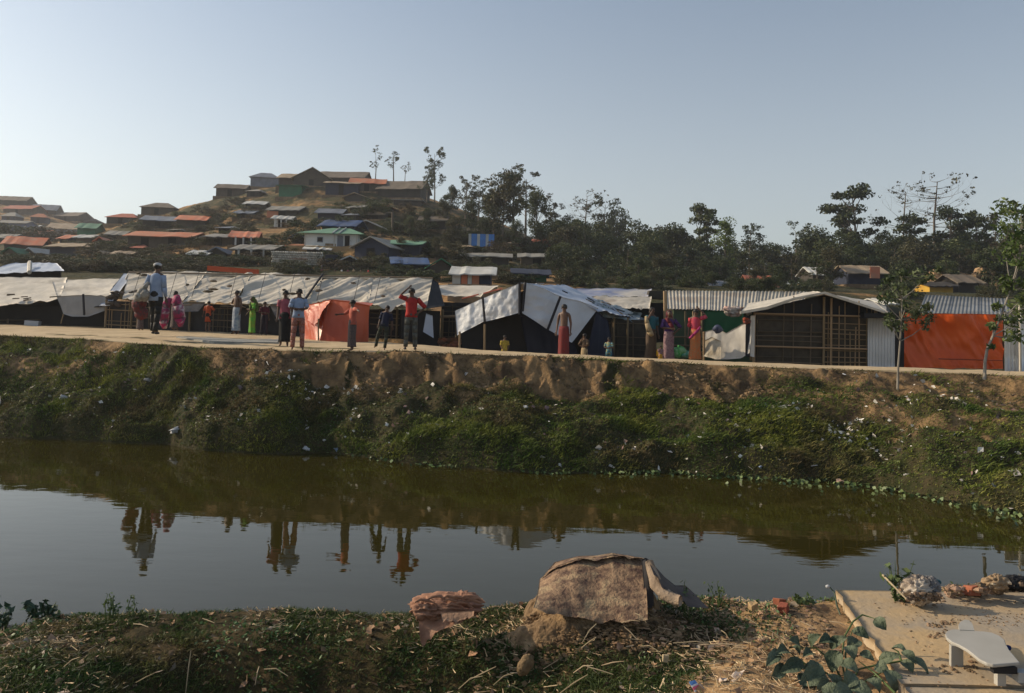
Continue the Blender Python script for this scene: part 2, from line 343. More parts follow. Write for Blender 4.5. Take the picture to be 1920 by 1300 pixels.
# the sheet starts under the shoulder of the path
Yg=np.where(Yg<30,np.maximum(Yg,0),Yg)
Zg=tz(Xg,Yg)
nearmask=Yg<np.interp(Xg,[p[0] for p in FEp],[p[1] for p in FEp])+.9
Zg=np.where(nearmask,Zg-.9,Zg)
me=grid_mesh('ground',Xg,Yg,Zg)
gg=.50+.35*sst(75,50,Yg)*(us<-.1)+1.3*(fbm(Xg*.05+2,Yg*.09,4,33)-.45)+.35*sst(.05,.15,us+0*rows)+.55*sst(-10,20,Xg)*sst(50,60,Yg)-.15*(Yg<50)
setattr_green(me,gg)
ob('ground',me,terrain_mat('hill_soil',(.40,.235,.105),(.24,.145,.07),(.040,.044,.018),(.075,.064,.03),.42,1,.5),kind='structure')
def hit(px,py,y0=46,y1=260):
    r=ray(px,py); ys=np.linspace(y0,y1,900); t=ys/r.y; zz=CAMZ+r.z*t; g=tz(r.x*t,ys)
    k=np.argmax(g>=zz) if (g>=zz).any() else len(ys)-1
    return Vector((r.x*t[k],ys[k],g[k]))
# ---- near bank
LIP=[(-500,1185,.45),(0,1172,.5),(150,1164,.5),(300,1155,.55),(400,1143,.58),(560,1145,.58),(760,1148,.6),(900,1140,.62),(1000,1134,.65),(1200,1128,.68),(1320,1114,.7),(1420,1122,.72),(1500,1132,.74),(1570,1122,.76),(1700,1104,.8),(1920,1088,.85),(2400,1080,.9)]
LPp=[(lambda p:(p.x,p.y,z))(onz(a,c,z)) for a,c,z in LIP]
def nz_(X,Y,det=True):
    X=np.asarray(X,float);Y=np.asarray(Y,float)
    ly=np.interp(X,[p[0] for p in LPp],[p[1] for p in LPp]); lz=np.interp(X,[p[0] for p in LPp],[p[2] for p in LPp])
    z=lz+.0*X
    z=z+(.95-z)*sst(2.6,0.5,Y)
    holl=np.exp(-((X+.75)/1.0)**4)*np.exp(-((Y-3.75)/.75)**4)
    z=z-.50*holl
    z=z+.12*np.exp(-((X+2.6)/.6)**2)*np.exp(-((Y-4.3)/.9)**2)
    sand=np.exp(-((X-1.25)/.33)**2-((Y-3.75)/.45)**2); z=z+.13*sand
    z=z+.13*np.exp(-((X-.62)/.44)**2-((Y-4.78)/.24)**2)
    z=z+.055*sst(1.3,1.7,X)*sst(5.3,4.9,Y); slabz=sst(1.80,1.95,X)*sst(5.35,5.1,Y); z=z*(1-slabz)+np.minimum(z,.78)*slabz
    if det: z=z+(.10*(fbm(X*1.6,Y*1.6,4,4)-.5)+.05*(fbm(X*7,Y*7,3,14)-.5))*(1-.8*slabz)
    t=np.clip((Y-ly+.1)/.75,0,4); z=z-np.where(t<1,t**1.6,1.6*t-.6)*(.75)
    return z
ys=np.concatenate([np.linspace(-3,2.9,40),np.linspace(2.93,6.6,150),np.linspace(6.7,8.5,12)])[:,None]; xs=np.concatenate([np.linspace(-14,-4.3,40),np.linspace(-4.25,4.25,330),np.linspace(4.3,14,40)])[None,:]
Xn=xs+0*ys; Yn=ys+0*xs; Zn=nz_(Xn,Yn)
me=grid_mesh('near_bank',Xn,Yn,Zn)
def ngreen(X,Y):
    g=.75-.5*sst(.9,2.0,X)*1.2+.25*sst(.4,.62,fbm(X*1.3,Y*1.3,3,77))
    g=g-1.4*np.exp(-((X-1.25)/.42)**2-((Y-3.7)/.55)**2)-1.1*np.exp(-((X-.45)/.5)**2-((Y-4.95)/.3)**2)
    g=g-.2*sst(-1.7,-.8,X)*(1-sst(.2,.5,X))*sst(4.2,3.8,Y)
    return g
setattr_green(me,ngreen(Xn,Yn))
ob('near_bank',me,terrain_mat('near_soil',(.42,.27,.135),(.18,.115,.065),(.035,.030,.012),(.07,.048,.022),5,.9,.03),kind='structure')
# ================================================================ VEGETATION AS GROUND COVER
M_grass=mat('bank_grass',(.040,.085,.010),(.16,.18,.028),.7,1.1,0,c3=(.11,.085,.035),island=.6,trans=.2)
M_grass2=mat('near_grass',(.028,.062,.014),(.075,.095,.025),.65,2.2,0,c3=(.14,.105,.045),island=.5,trans=.25)
M_dry=mat('dry_straw',(.52,.41,.25),(.26,.18,.10),.85,6,0,island=.5)
M_litter=mat('paper_litter',(.62,.60,.56),(.42,.38,.33),.8,9,0,island=.5)
rng=np.random.default_rng(5)
def bank_scatter(n,gmin=.0,tmin=0.0,tmax=1.0,cl=None):
    x=rng.uniform(-15,13,n); t=rng.uniform(tmin,tmax,n); Y,Z,G,S=bank(x,t)
    keep=(G+rng.uniform(-.3,.3,n))>gmin
    if cl is not None: keep&=fbm(x*cl,Y*cl,3,88)>rng.uniform(.2,.55,n)
    return np.stack([x,Y,Z],1)[keep]
Pg=bank_scatter(230000,.42,-.01,1.0,1.3)
hh=.035+.065*sst(.42,.65,fbm(Pg[:,0]*1.9,Pg[:,1]*1.6+Pg[:,2],3,97)); V,Fq=blades(Pg,hh,.012,rng,lean=np.array([.25,-.45,0]),spread=.45)
tag(ob('bank_grass',mesh_np('bank_grass',V,Fq),M_grass),'rough green grass covering the far bank of the channel','grass',kind='stuff')
Pg=bank_scatter(24000,.55,-.02,.8,1.0)
Pg[:,2]+=rng.uniform(0,.05,len(Pg))
V,Fq=leaves(Pg,.036,rng,.65,.5)
tag(ob('bank_weeds',mesh_np('bank_weeds',V,Fq),mat('bank_weed_leaf',(.035,.07,.015),(.09,.115,.03),.55,1.3,0,island=.5,trans=.2)),'low leafy weeds among the grass on the far bank','weeds',kind='stuff')
x=rng.uniform(-15,13,110000); t=rng.uniform(.3,1.04,110000); tt=np.minimum(t,.995); Y,Z,G,S=bank(x,tt)
k=(G<.7)&(fbm(x*1.8,Y*3,3,66)>rng.uniform(.38,.56,110000)); Pg=np.stack([x,Y,Z],1)[k]
V,Fq=blades(Pg,.05,.008,rng,lean=np.array([.1,-.3,0]),spread=.8)
tag(ob('dry_bank_grass',mesh_np('dry_bank_grass',V,Fq),mat('dry_bank_blade',(.15,.115,.05),(.06,.06,.022),.85,2,0,island=.6)),'short dry brown grass along the top of the far bank','dry grass',kind='stuff')
def scraps(Pp,size,rng,flat=.3):
    n=len(Pp); a=rng.normal(size=(n,3)); a[:,2]*=flat; a/=np.linalg.norm(a,axis=1)[:,None]; b_=rng.normal(size=(n,3)); b_[:,2]*=flat
    b_=b_-a*(a*b_).sum(1)[:,None]; b_/=np.linalg.norm(b_,axis=1)[:,None]+1e-9
    s_=(size*(.35+1.1*rng.random(n)**2))[:,None]; c=np.cross(a,b_)*s_*.3*rng.normal(size=(n,1))
    V=np.stack([Pp-a*s_*.6,Pp+b_*s_*.35+c,Pp+a*s_*.5+b_*s_*.1,Pp-b_*s_*.4-c*.6],1).reshape(-1,3)
    f=np.arange(n)[:,None]*4; return V,np.concatenate([f+np.array([[0,1,2]]),f+np.array([[0,2,3]])],0)
def gpts(n,cx,sx,t0,t1):
    x=rng.normal(cx,sx,n); t=rng.uniform(t0,t1,n); Y,Z,G,S=bank(x,t); return np.stack([x,Y,Z+.03],1)
Pl=np.concatenate([gpts(250,-8,4,.05,.9),gpts(190,0,5,.05,.7),gpts(170,-3.9,.7,.55,.85),gpts(420,5.6,.6,.25,.6),gpts(240,9.0,1.0,.15,.8),gpts(120,8.0,.8,.65,.95),gpts(60,3,3,.0,.12)])
Pl=Pl[fbm(Pl[:,0]*1.7,Pl[:,1]*2.2,3,58)>rng.uniform(.3,.62,len(Pl))]; V,Fq=scraps(Pl,.085,rng); tag(ob('paper_scraps',mesh_np('paper_scraps',V,Fq),M_litter),'pale paper and plastic scraps scattered over the far bank','litter',kind='stuff')
Pl=np.concatenate([gpts(350,9.6,1.0,.1,.85),gpts(200,4.5,3,.1,.9),gpts(150,-8,4,.1,.9)])
V,Fq=scraps(Pl,.08,rng); tag(ob('dark_rubbish',mesh_np('dark_rubbish',V,Fq),mat('rubbish',(.22,.13,.10),(.10,.08,.09),.8,5,0,c3=(.30,.24,.2),island=.6)),'brown and grey rubbish tipped down the far bank at right','rubbish',kind='stuff')
# clods and stones on the scarp
x=rng.uniform(-6,6,9000); t=rng.uniform(.6,.98,9000); Y,Z,G,S=bank(x,t); k=(S>.1)&(fbm(x*1.6,t*9,3,64)>.48)
b=MB()
for p in np.stack([x,Y,Z],1)[k][:3600]:
    r=.008+.045*random.random()**3; b.ell(p,(r*random.uniform(.7,1.4),r,r*.7),5,3,.45,random)
b.ob('clods',M_earth,kind='stuff').update_tag(); tag(bpy.data.objects['clods'],'crumbled lumps of earth on the eroded bank face','clods')
# floating plants along the water's edge
pts=[]
for cx,sx,n,wd in [(2.0,.35,60,.2),(2.9,.4,50,.15),(4.2,1.2,190,.25),(5.6,.7,150,.35),(6.9,.5,190,.5),(-1.3,.3,40,.12),(-2.5,.5,40,.1),(.6,.3,40,.15),(8,.7,120,.4)]:
    x=rng.normal(cx,sx,n); y=wly(x)-np.abs(rng.normal(0,wd,n))+.05; pts.append(np.stack([x,y,rng.uniform(.01,.05,n)],1))
Pw=np.concatenate(pts); V,Fq=leaves(Pw,.065,rng,.8,0,dirs=np.stack([rng.normal(size=len(Pw)),rng.normal(size=len(Pw)),.25*rng.normal(size=len(Pw))],1))
tag(ob('floating_plants',mesh_np('floating_plants',V,Fq),mat('floating_leaf',(.07,.115,.035),(.13,.17,.07),.45,3,0,island=.4)),'pale green floating water plants along the far water line','water plants',kind='stuff')
# near grass, straw
def nscat(n,x0,x1,y0,y1): 
    x=rng.uniform(x0,x1,n); y=rng.uniform(y0,y1,n); return x,y
x,y=nscat(210000,-4.2,2.2,3.0,5.75); g=ngreen(x,y); k=(g+rng.uniform(-.35,.35,len(x))>.5)&(fbm(x*2.6,y*2.6,3,45)>rng.uniform(.32,.55,len(x)))
Pn=np.stack([x,y,nz_(x,y)],1)[k]; V,Fq=blades(Pn,.032,.0055,rng,lean=np.array([.25,0,0]),spread=.75)
tag(ob('near_grass',mesh_np('near_grass',V,Fq),M_grass2),'short green turf on the near bank in front','grass',kind='stuff')
x,y=nscat(26000,-4.2,2.2,3.0,5.7); g=ngreen(x,y); k=(fbm(x*1.9+9,y*1.9,3,49)>rng.uniform(.4,.62,len(x)))&(g>.25); Pn=np.stack([x,y,nz_(x,y)+rng.uniform(0,.03,len(x))],1)[k]
V,Fq=leaves(Pn,.022,rng,.6,1.0); tag(ob('creeping_weed',mesh_np('creeping_weed',V,Fq),mat('creeper_leaf',(.045,.10,.03),(.08,.14,.05),.5,3,0,island=.5,trans=.2)),'small leaved creeping weed in the near turf','weeds',kind='stuff')
x,y=nscat(22000,-4.2,3.6,3.0,5.7); k=(fbm(x*1.1+4,y*1.1,3,51)>rng.uniform(.36,.66,len(x)))|((x>.7)&(x<1.75)&(y>4.2)&(rng.random(len(x))<.7)); k&=~((x>1.7)&(y<5.0)); Pn=np.stack([x,y,nz_(x,y)+.012],1)[k]
d=rng.normal(size=(len(Pn),3)); d[:,2]*=.25; d/=np.linalg.norm(d,axis=1)[:,None]
def straws(Pn,d,L,W,rng):
    n=len(Pn); l=(L*(.3+1.4*rng.random(n)**2))[:,None]; w_=(W*(.5+rng.random(n)))[:,None]; s_=np.cross(d,[0,0,1.0]); s_/=np.linalg.norm(s_,axis=1)[:,None]; u_=np.array([[0,0,1.0]])
    a=Pn-d*l/2; c=Pn+d*l/2
    V=np.stack([a-s_*w_,a+s_*w_,a+u_*w_,c-s_*w_*.7,c+s_*w_*.7,c+u_*w_*.7],1).reshape(-1,3); k=np.arange(n)[:,None]*6
    return V,np.concatenate([k+np.array([q]) for q in ([0,3,5],[0,5,2],[1,2,5],[1,5,4])],0)
V,Fq=straws(Pn,d,.06,.0026,rng); tag(ob('dry_straw',mesh_np('dry_straw',V,Fq),M_dry),'broken dry straw and stalks strewn over the near bank','straw',kind='stuff')
x,y=nscat(3600,-4.2,3.6,3.0,5.7); k=~((x>1.72)&(y<4.95)); Pn=np.stack([x,y,nz_(x,y)+.012],1)[k]
V,Fq=scraps(Pn,.04,rng); tag(ob('dead_leaves',mesh_np('dead_leaves',V,Fq),mat('dead_leaf',(.36,.22,.12),(.15,.095,.055),.8,7,0,c3=(.42,.36,.3),island=.5)),'brown dead leaves and chips over the near bank','leaf litter',kind='stuff')
x=rng.uniform(.75,1.9,1300); y=rng.uniform(4.3,5.3,1300); b=MB()
for a_,c_ in zip(x,y):
    r=.004+.012*random.random()**2.5; b.ell((a_,c_,float(nz_(a_,c_))+r*.3),(r*random.uniform(.7,1.8),r*1.2,r*.6),5,3,.4,random)
tag(b.ob('rubble',mat('rubble',(.30,.21,.13),(.17,.115,.075),.95,8,0,island=.7)),'small brick rubble and clods near the water on the near bank','rubble',kind='stuff')
# ================================================================ TREES
M_bark=mat('bark',(.16,.13,.10),(.09,.07,.055),.95,3,.5,12)
M_pale_bark=mat('pale_bark',(.30,.27,.23),(.18,.16,.13),.95,3,.4,12)
def leafm(name,a,b_,isl=.5): return mat(name,a,b_,.6,.55,0,island=isl,objr=0,trans=.2)
LM={'dark':leafm('dark_leaf',(.026,.042,.015),(.052,.064,.022)),'mid':leafm('mid_leaf',(.038,.058,.018),(.070,.082,.026)),
 'olive':leafm('olive_leaf',(.050,.054,.022),(.074,.067,.032)),'bright':leafm('bright_leaf',(.085,.13,.025),(.12,.15,.035)),'brown':leafm('brown_leaf',(.085,.062,.032),(.06,.048,.024))}
def tree_kind(kind,seed):
    r=np.random.default_rng(seed); rr=random.Random(seed); tb=MB(); pts=[]; H=10.0
    def limb(p,d,L,rad,dep,out):
        q=Vector(p)
        n=3
        for i in range(n):
            d2=(Vector(d)+Vector((rr.uniform(-.25,.25),rr.uniform(-.25,.25),rr.uniform(-.08,.2)))).normalized()
            q2=q+d2*L/n; tb.bar(q,q2,.7*rad*(1-.25*i),rad*.7*(1-.25*(i+1)),5); q=q2; d=d2
        out.append(q.copy())
        if dep>0:
            for k in range(rr.choice([2,3])):
                dd=(Vector(d)+Vector((rr.uniform(-.9,.9),rr.uniform(-.9,.9),rr.uniform(-.2,.6)))).normalized(); limb(q,dd,L*.62,rad*.35,dep-1,out)
    lean=rr.uniform(-.4,.4); top=Vector((lean,rr.uniform(-.3,.3),H*.93))
    trunk=[Vector((0,0,-1.0)),Vector((lean*.1,0,H*.25)),Vector((lean*.5,.1,H*.6)),top]
    tb.path(trunk,[.19,.14,.09,.03],7)
    def at(z): 
        z=min(max(z,0),H*.93)
        for a,c in zip(trunk,trunk[1:]):
            if z<=c.z: return a.lerp(c,(z-a.z)/(c.z-a.z))
        return top
    def cloud(c,rad,n,flat=1):
        d=r.normal(size=(n,3)); d/=np.linalg.norm(d,axis=1)[:,None]; rad_=(r.random(n)**.45)[:,None]
        pts.append(np.array(c)[None]+d*rad_*np.array([rad,rad,rad*flat])[None])
    sz=.30; asp=.65
    if kind=='round':
        W=3.4
        for k in range(26):
            z=rr.uniform(2.6,9.3); rm=W*math.sin(PI*min(1,(z-1.2)/9.2))**.7; a=rr.uniform(0,2*PI); q=rm*rr.uniform(.2,.85)
            c=at(z*.8)+Vector((math.cos(a)*q,math.sin(a)*q,0)); c.z=z
            tb.bar(at(z*.62),c,.07,.02,4); cloud(c,rr.uniform(.9,1.6),150,.75)
        sz=.36
    elif kind=='lacy':
        for k in range(17):
            z=rr.uniform(3.0,9.3); a=rr.uniform(0,2*PI); out=[]
            limb(at(z),(math.cos(a),math.sin(a),.75),rr.uniform(.9,1.9)*(1.35-.07*z),.05,2,out)
            for q in out: 
                if rr.random()<.8: cloud(q,rr.uniform(.25,.6),20,.7)
        sz=.24
    elif kind=='thin':
        for k in range(9):
            z=rr.uniform(5.5,9.5); a=rr.uniform(0,2*PI); out=[]
            limb(at(z),(math.cos(a),math.sin(a),.6),rr.uniform(.7,1.5),.04,1,out)
            for q in out: cloud(q,rr.uniform(.2,.5),13,.6)
        sz=.26
    elif kind=='umbrella':
        for z,W in ((9.5,1.2),(8.7,2.4),(7.8,3.0),(6.6,2.9),(5.4,1.6)):
            for k in range(6 if W>1.5 else 3):
                a=rr.uniform(0,2*PI); q=W*rr.uniform(.25,.9); c=at(z)+Vector((math.cos(a)*q,math.sin(a)*q,rr.uniform(-.35,.35))); 
                if rr.random()<.25: continue
                tb.bar(at(z-1.0-q*.25),c,.07,.02,4); cloud(c,rr.uniform(.7,1.15),130,.45)
        sz=.30
    elif kind=='bare':
        tb.path([at(0),at(5),top],[.05,.05,.04],5)
        for k in range(30):
            z=rr.uniform(4.2,9.6); a=rr.uniform(0,2*PI); out=[]
            limb(at(z),(math.cos(a),math.sin(a),.06),rr.uniform(1.2,2.2)*(1.1 if z<8 else .6),.05,2,out)
            for q in out:
                if rr.random()<.18: cloud(q,.25,7,.5)
        sz=.2
    elif kind=='plume':
        for k in range(34):
            z=rr.uniform(1.8,9.7); rm=1.9*math.sin(PI*min(1,z/10.3))**.6; a=rr.uniform(0,2*PI); q=rm*rr.uniform(.1,.9)
            c=at(z)+Vector((math.cos(a)*q,math.sin(a)*q,0)); cloud(c,rr.uniform(.5,.9),80,1.1)
        sz=.27
    elif kind=='shrub':
        tb=MB(); 
        for k in range(6): tb.bar((0,0,-1),(rr.uniform(-2,2),rr.uniform(-2,2),5),.14,.04,4)
        for k in range(22):
            a=rr.uniform(0,2*PI); q=4.2*rr.random()**.6; z=rr.uniform(.5,8.5)*(1-.5*(q/4.2)**2); cloud((math.cos(a)*q,math.sin(a)*q,z),rr.uniform(1.1,2.0),125,.8)
        sz=.45
    Pt=np.concatenate(pts); Vl,Fl=leaves(Pt,sz,r,asp,.3)
    return tb.mesh('trunk',False),mesh_np('crown',Vl,Fl)
TK={}
def tree(kind,col,x,y,z,h,label,cat='tree',group=None,wid=1.0,var=None,bark=None,name=None,rz=None):
    v=random.randrange(3) if var is None else var; key=(kind,v)
    if key not in TK: TK[key]=tree_kind(kind,hash_(kind)+v*17)
    t,c=TK[key]; ck=(kind,v,col)
    if ck not in TK:
        c2=c.copy(); c2.materials.append(LM[col]); t2=t.copy(); t2.materials.append(bark or M_bark); TK[ck]=(t2,c2)
    t,c=TK[ck]
    nm=name or {'shrub':'bush','bare':'bare_tree'}.get(kind,'tree')
    o=empty(nm,(x,y,z),label,cat,group,random.uniform(0,6.28) if rz is None else rz)
    s_=h/10.0
    for n_,m_ in (('trunk',t),('crown',c)):
        k=bpy.data.objects.new(n_ if kind!='shrub' else {'trunk':'stems','crown':'foliage'}[n_],m_); C.objects.link(k); k.parent=o; k.scale=(s_*wid,s_*wid,s_)
    return o
def hash_(s_): return sum(ord(ch)*(i+3) for i,ch in enumerate(s_))
FILLERS=[];NAMED=[]
def treep(kind,col,px,ytop,base_y,label,group=None,wid=1.0,Y=None,cat='tree',var=None,bark=None,rz=None):
    """tree whose foot stands on the terrain at pixel (px, base_y) (or at distance Y) and whose top reaches ytop"""
    if Y is None:
        p=hit(px,base_y)
        if p.y>132: q=P(px,base_y,118); p=Vector((q.x,118,float(tz(q.x,118))))
    else:
        q=P(px,base_y,Y); p=Vector((q.x,Y,float(tz(q.x,Y))))
    top=P(px,ytop,p.y); h=max(1.0,top.z-p.z)
    o=tree(kind,col,p.x,p.y,p.z-.1,h,label,cat,group,wid,var,bark,None,rz)
    if label.startswith(('dense dark tree filling','low dark bush at the foot','thin undergrowth','small patch of scrub','small bush')): FILLERS.append((o,kind,col,px,(ytop+min(base_y,545))/2 if Y is None else ytop+8,h))
    else: NAMED.append((px,ytop+10,label,kind))
    return o
SK='trees on the skyline of the hill'
treep('thin','dark',704,281,332,'thin bare-stemmed tree at the left end of the hilltop row',SK,1.0,var=0)
treep('thin','dark',738,280,345,'thin tree with a round airy top, second in the hilltop row',SK,1.1,var=1)
treep('thin','olive',758,306,362,'short wispy tree between the hilltop pair and the tall dark tree',SK,1.1,var=2)
treep('lacy','dark',815,279,372,'tall ragged dark tree standing highest at the right end of the hilltop',SK,.8,var=1,rz=1)
treep('lacy','mid',800,325,385,'low feathery tree at the foot of the tall ragged hilltop tree',SK,1.2,var=0)
SL='trees on the wooded right slope of the hill'
for a in [('round','dark',800,388,430,'compact dark tree below the dark hut at the end of the crest',.8),('round','mid',768,402,446,'green tree halfway down the right slope',.8),('round','olive',850,402,455,'olive tree above the olive bush on the right slope',.8),('round','dark',905,405,462,'dark tree left of the blue and white screen',.8),
 ('round','mid',968,410,470,'green tree right of the blue and white screen',.8),('round','dark',1015,415,485,'dark tree above the red tarpaulin',.9),('lacy','olive',925,345,445,'feathery olive tree between the airy trees and the tallest grove',1.2),('round','olive',752,440,482,'olive tree below the pole on the slope',.7),('round','olive',818,440,490,'olive tree above the blue tarpaulin hut',.7)]:
    treep(a[0],a[1],a[2],a[3],a[4],a[5],SL,a[6])
for a in [('round','dark',845,345,408,'small dark round tree right of the tall ragged hilltop tree',.9),
 ('lacy','olive',872,332,420,'airy olive tree with thin branches before the tallest grove',1.1),('lacy','mid',897,338,425,'airy green tree touching the left side of the tallest grove',1.2),
 ('round','olive',942,317,455,'tallest bulky olive tree of the grove in the middle of the skyline',.8),('lacy','olive',985,325,450,'tall olive tree with open crown right of the bulky tallest tree',1.2),
 ('lacy','mid',962,322,452,'tall open tree between the two tallest olive trees',1.2),('round','dark',925,360,452,'dark tree low on the left flank of the tallest grove',.75),
 ('round','mid',1005,352,462,'rounded green tree at the right flank of the tallest grove',.6),('lacy','olive',1035,372,468,'pale twiggy tree just right of the tallest grove',1.1),
 ('bare','olive',1098,358,470,'pale leafless tree rising over the middle dip of the skyline',.9),('lacy','dark',1130,373,478,'open dark tree right of the pale leafless tree',1.1),
 ('round','dark',1062,400,475,'dark compact tree left of the pale leafless tree',.9),('round','mid',1155,388,500,'green tree with a forked pale trunk below it',.7),
 ('round','dark',885,372,440,'dark tree under the airy olive tree on the slope',.9),('round','olive',830,372,430,'dull olive tree on the slope under the hilltop tree',.9)]:
    treep(a[0],a[1],a[2],a[3],a[4],a[5],SL,a[6])
WD='trees of the wood beyond the huts'
for i,a in enumerate([('round','dark',1195,412,88,'broad dark tree right of the fork-trunked green tree',1.0),('round','dark',1255,416,86,'rounded dark tree with a domed top left of the gap',1.0),
 ('umbrella','mid',1310,379,84,'flat-topped tree standing alone before the light green one',.85),('plume','bright',1360,404,78,'light yellow-green feathery tree in the middle of the wood',.95),
 ('lacy','dark',1404,425,90,'small dark tree right of the light green tree',1.2),('round','mid',1445,452,92,'low rounded tree at the lowest part of the skyline',1.1),
 ('lacy','mid',1490,424,88,'dark tree with a twin pointed top before the umbrella tree',1.2),('round','dark',1530,424,84,'broad dark tree left of the tall umbrella tree',1.0),
 ('umbrella','dark',1600,346,84,'tall umbrella-shaped tree with layered branches',1.0),('round','mid',1592,432,78,'green tree under the tall umbrella tree',1.0),
 ('lacy','dark',1645,436,82,'small open tree right of the tall umbrella tree',1.1),('umbrella','dark',1702,398,80,'layered dark tree below the small bare tree',.95),
 ('bare','olive',1694,345,88,'small leafless tree beside the large bare one',.8),('bare','olive',1752,326,86,'large leafless tree with wide level branches',1.0),
 ('umbrella','dark',1782,384,80,'dark flat-crowned tree right of the large leafless tree',.85),('umbrella','mid',1832,386,80,'wide dark flat-crowned tree, second right of the leafless tree',.75),
 ('round','olive',1720,440,74,'olive tree in front of the layered dark tree',1.1),('round','brown',1872,452,76,'brownish round tree near the right edge',1.0),
 ('lacy','olive',1905,385,72,'tall thin twiggy tree at the right edge of the skyline',1.0),('round','mid',1800,445,74,'green tree under the flat-crowned pair',1.1),
 ('lacy','brown',1868,418,84,'twiggy brown tree between the flat-crowned pair and the edge',1.0)]):
    treep(a[0],a[1],a[2],a[3],560,a[5],WD,a[6],Y=a[4],rz=.6*i)
rr=random.Random(3)
FILL={'round':'dense dark tree filling the shaded middle of the wood','shrub':'low dark bush at the foot of the wood behind the huts','lacy':'thin undergrowth tree inside the wood behind the huts'}
for i in range(120):
    px=rr.uniform(1035,1960); 
    top=np.interp(px,[1035,1100,1150,1200,1300,1400,1450,1520,1600,1700,1800,1920],[455,430,430,445,455,450,470,455,450,455,450,450])+rr.uniform(0,75)
    k=rr.choice(['round','round','shrub','lacy']); treep(k,rr.choice(['dark','dark','mid','olive']),px,top,560,FILL[k],'undergrowth and filler trees of the wood ('+k+')',{'round':1.25,'shrub':1.3,'lacy':1.7}[k],Y=rr.uniform(56,98),cat='bush' if k=='shrub' else 'tree')
for i in range(60):
    px=rr.uniform(1040,1960); top=np.interp(px,[1040,1120,1200,1260,1330,1400,1450,1530,1600,1700,1800,1920],[402,405,412,415,440,445,456,432,440,430,420,430])+rr.uniform(0,36)
    treep('round',rr.choice(['dark','mid','mid','olive']),px,top,560,FILL['round'],'undergrowth and filler trees of the wood (round)',1.15,Y=rr.uniform(72,104))
WC={'olive':'olive green','dark':'dark green','mid':'mid green','brown':'brownish'}
for i in range(60):
    px=rr.uniform(1045,1935); 
    if 1580<px<1668 or 1728<px<1838: continue
    k=rr.choice(['shrub','shrub','round']); treep(k,rr.choice(['dark','mid','olive','dark']),px,rr.uniform(495,532),560,FILL[k],'undergrowth and filler trees of the wood ('+k+')',1.3,Y=rr.uniform(44,52),cat='bush' if k=='shrub' else 'tree')
for i in range(26):
    px=rr.uniform(1040,1300); k=rr.choice(['shrub','round'])
    treep(k,rr.choice(['dark','dark','mid']),px,rr.uniform(470,525),560,FILL[k],'undergrowth and filler trees of the wood ('+k+')',1.2,Y=rr.uniform(50,62),cat='bush' if k=='shrub' else 'tree')
BS='bushes on the hillside'
BL=[(640,368,392,1.6,'mid','bush below the crest huts at the top of the hill'),(708,358,405,1.5,'mid','largest round bush on the upper slope under the hilltop row'),(680,375,410,1.3,'dark','dark bush left of the largest round bush'),
 (735,395,430,1.6,'dark','dark bush above the wooden pole on the slope'),(570,392,440,1.5,'dark','dark bush left of the green-roofed house'),(552,415,458,1.2,'dark','dark bush at the left corner of the green-roofed house'),
 (520,425,458,1.1,'dark','small dark bush left of the green-roofed house'),(530,458,480,1.6,'dark','bush between the grey shed and the white bag wall'),(760,372,400,1.6,'brown','brown bush under the right end of the crest'),
 (775,400,440,1.7,'olive','olive bush beside the flat grey roof'),(640,392,430,1.2,'dark','bush behind the blue tarpaulin roof'),(720,415,445,1.6,'dark','low bush left of the wooden pole'),
 (845,420,455,1.6,'olive','olive bush left of the blue and white screen'),(860,440,492,1.3,'olive','large olive bush below the blue and white screen'),(790,430,470,1.6,'olive','olive bush above the green hut roof'),
 (935,440,478,1.6,'brown','brown bush right of the blue and white screen'),(290,470,500,3.2,'mid','wide low bush behind the man in the blue shirt'),(345,474,502,2.6,'mid','wide low bush right of the one behind the blue-shirted man'),
 (245,476,500,2.6,'olive','olive bush at the left foot of the hill'),(365,430,458,1.2,'dark','dark bush between the long orange roof and the grey roof'),(190,440,475,2.2,'olive','olive bush in the saddle between the two hills'),
 (130,462,490,2.5,'dark','dark bush below the tan-roofed hut'),(40,470,495,3,'dark','dark bush below the bright orange roof'),(90,475,498,2.5,'olive','olive bush at the foot of the left hill'),(440,362,385,1.8,'olive','scrub bush under the crest on the left slope'),
 (380,378,400,2.0,'olive','scrub bush right of the small dark skyline hut'),(480,375,398,1.8,'olive','scrub bush left of the green-walled hut'),(350,398,412,2.2,'brown','brown scrub above the orange roof on the slope'),
 (415,405,432,2,'olive','scrub bush on the slope left of the orange tarpaulin'),(460,400,425,1.6,'brown','brown scrub left of the orange tarpaulin hut'),(700,465,500,2,'olive','scrub below the dark blue hut'),(655,470,498,1.7,'brown','brown scrub right of the white bag wall'),
 (1000,450,478,1.5,'dark','dark bush above the grey shed roofs'),(900,470,505,1.6,'olive','bush left of the grey shed roofs'),(1060,480,545,1.1,'olive','broad olive bush right of the grey shed roofs'),(820,452,482,1.6,'olive','bush right of the green and navy hut'),(960,500,530,1.6,'olive','bush below the green-panelled grey shed')]
for a in BL: treep('shrub',a[4],a[0],a[1],a[2],a[5],BS,a[3],cat='bush')
for i in range(70):
    px=rr.uniform(180,560); lo=np.interp(px,[180,330,470,560],[425,400,362,352]); by=rr.uniform(lo+8,495); treep('shrub',rr.choice(['olive','brown','mid','olive']),px,by-rr.uniform(6,13),by,'small patch of scrub on the open hillside','scrub patches on the open hillside',2.6,cat='bush')
for i in range(105):
    px=rr.uniform(600,1040) if i<60 else rr.uniform(690,1040); by=rr.uniform(395+max(0,px-780)*.2,535) ; treep('shrub',rr.choice(['olive','mid','dark','olive','dark']),px,by-rr.uniform(12,30),by,'small bush among the huts on the right slope','small bushes among the hill huts',1.9,cat='bush')
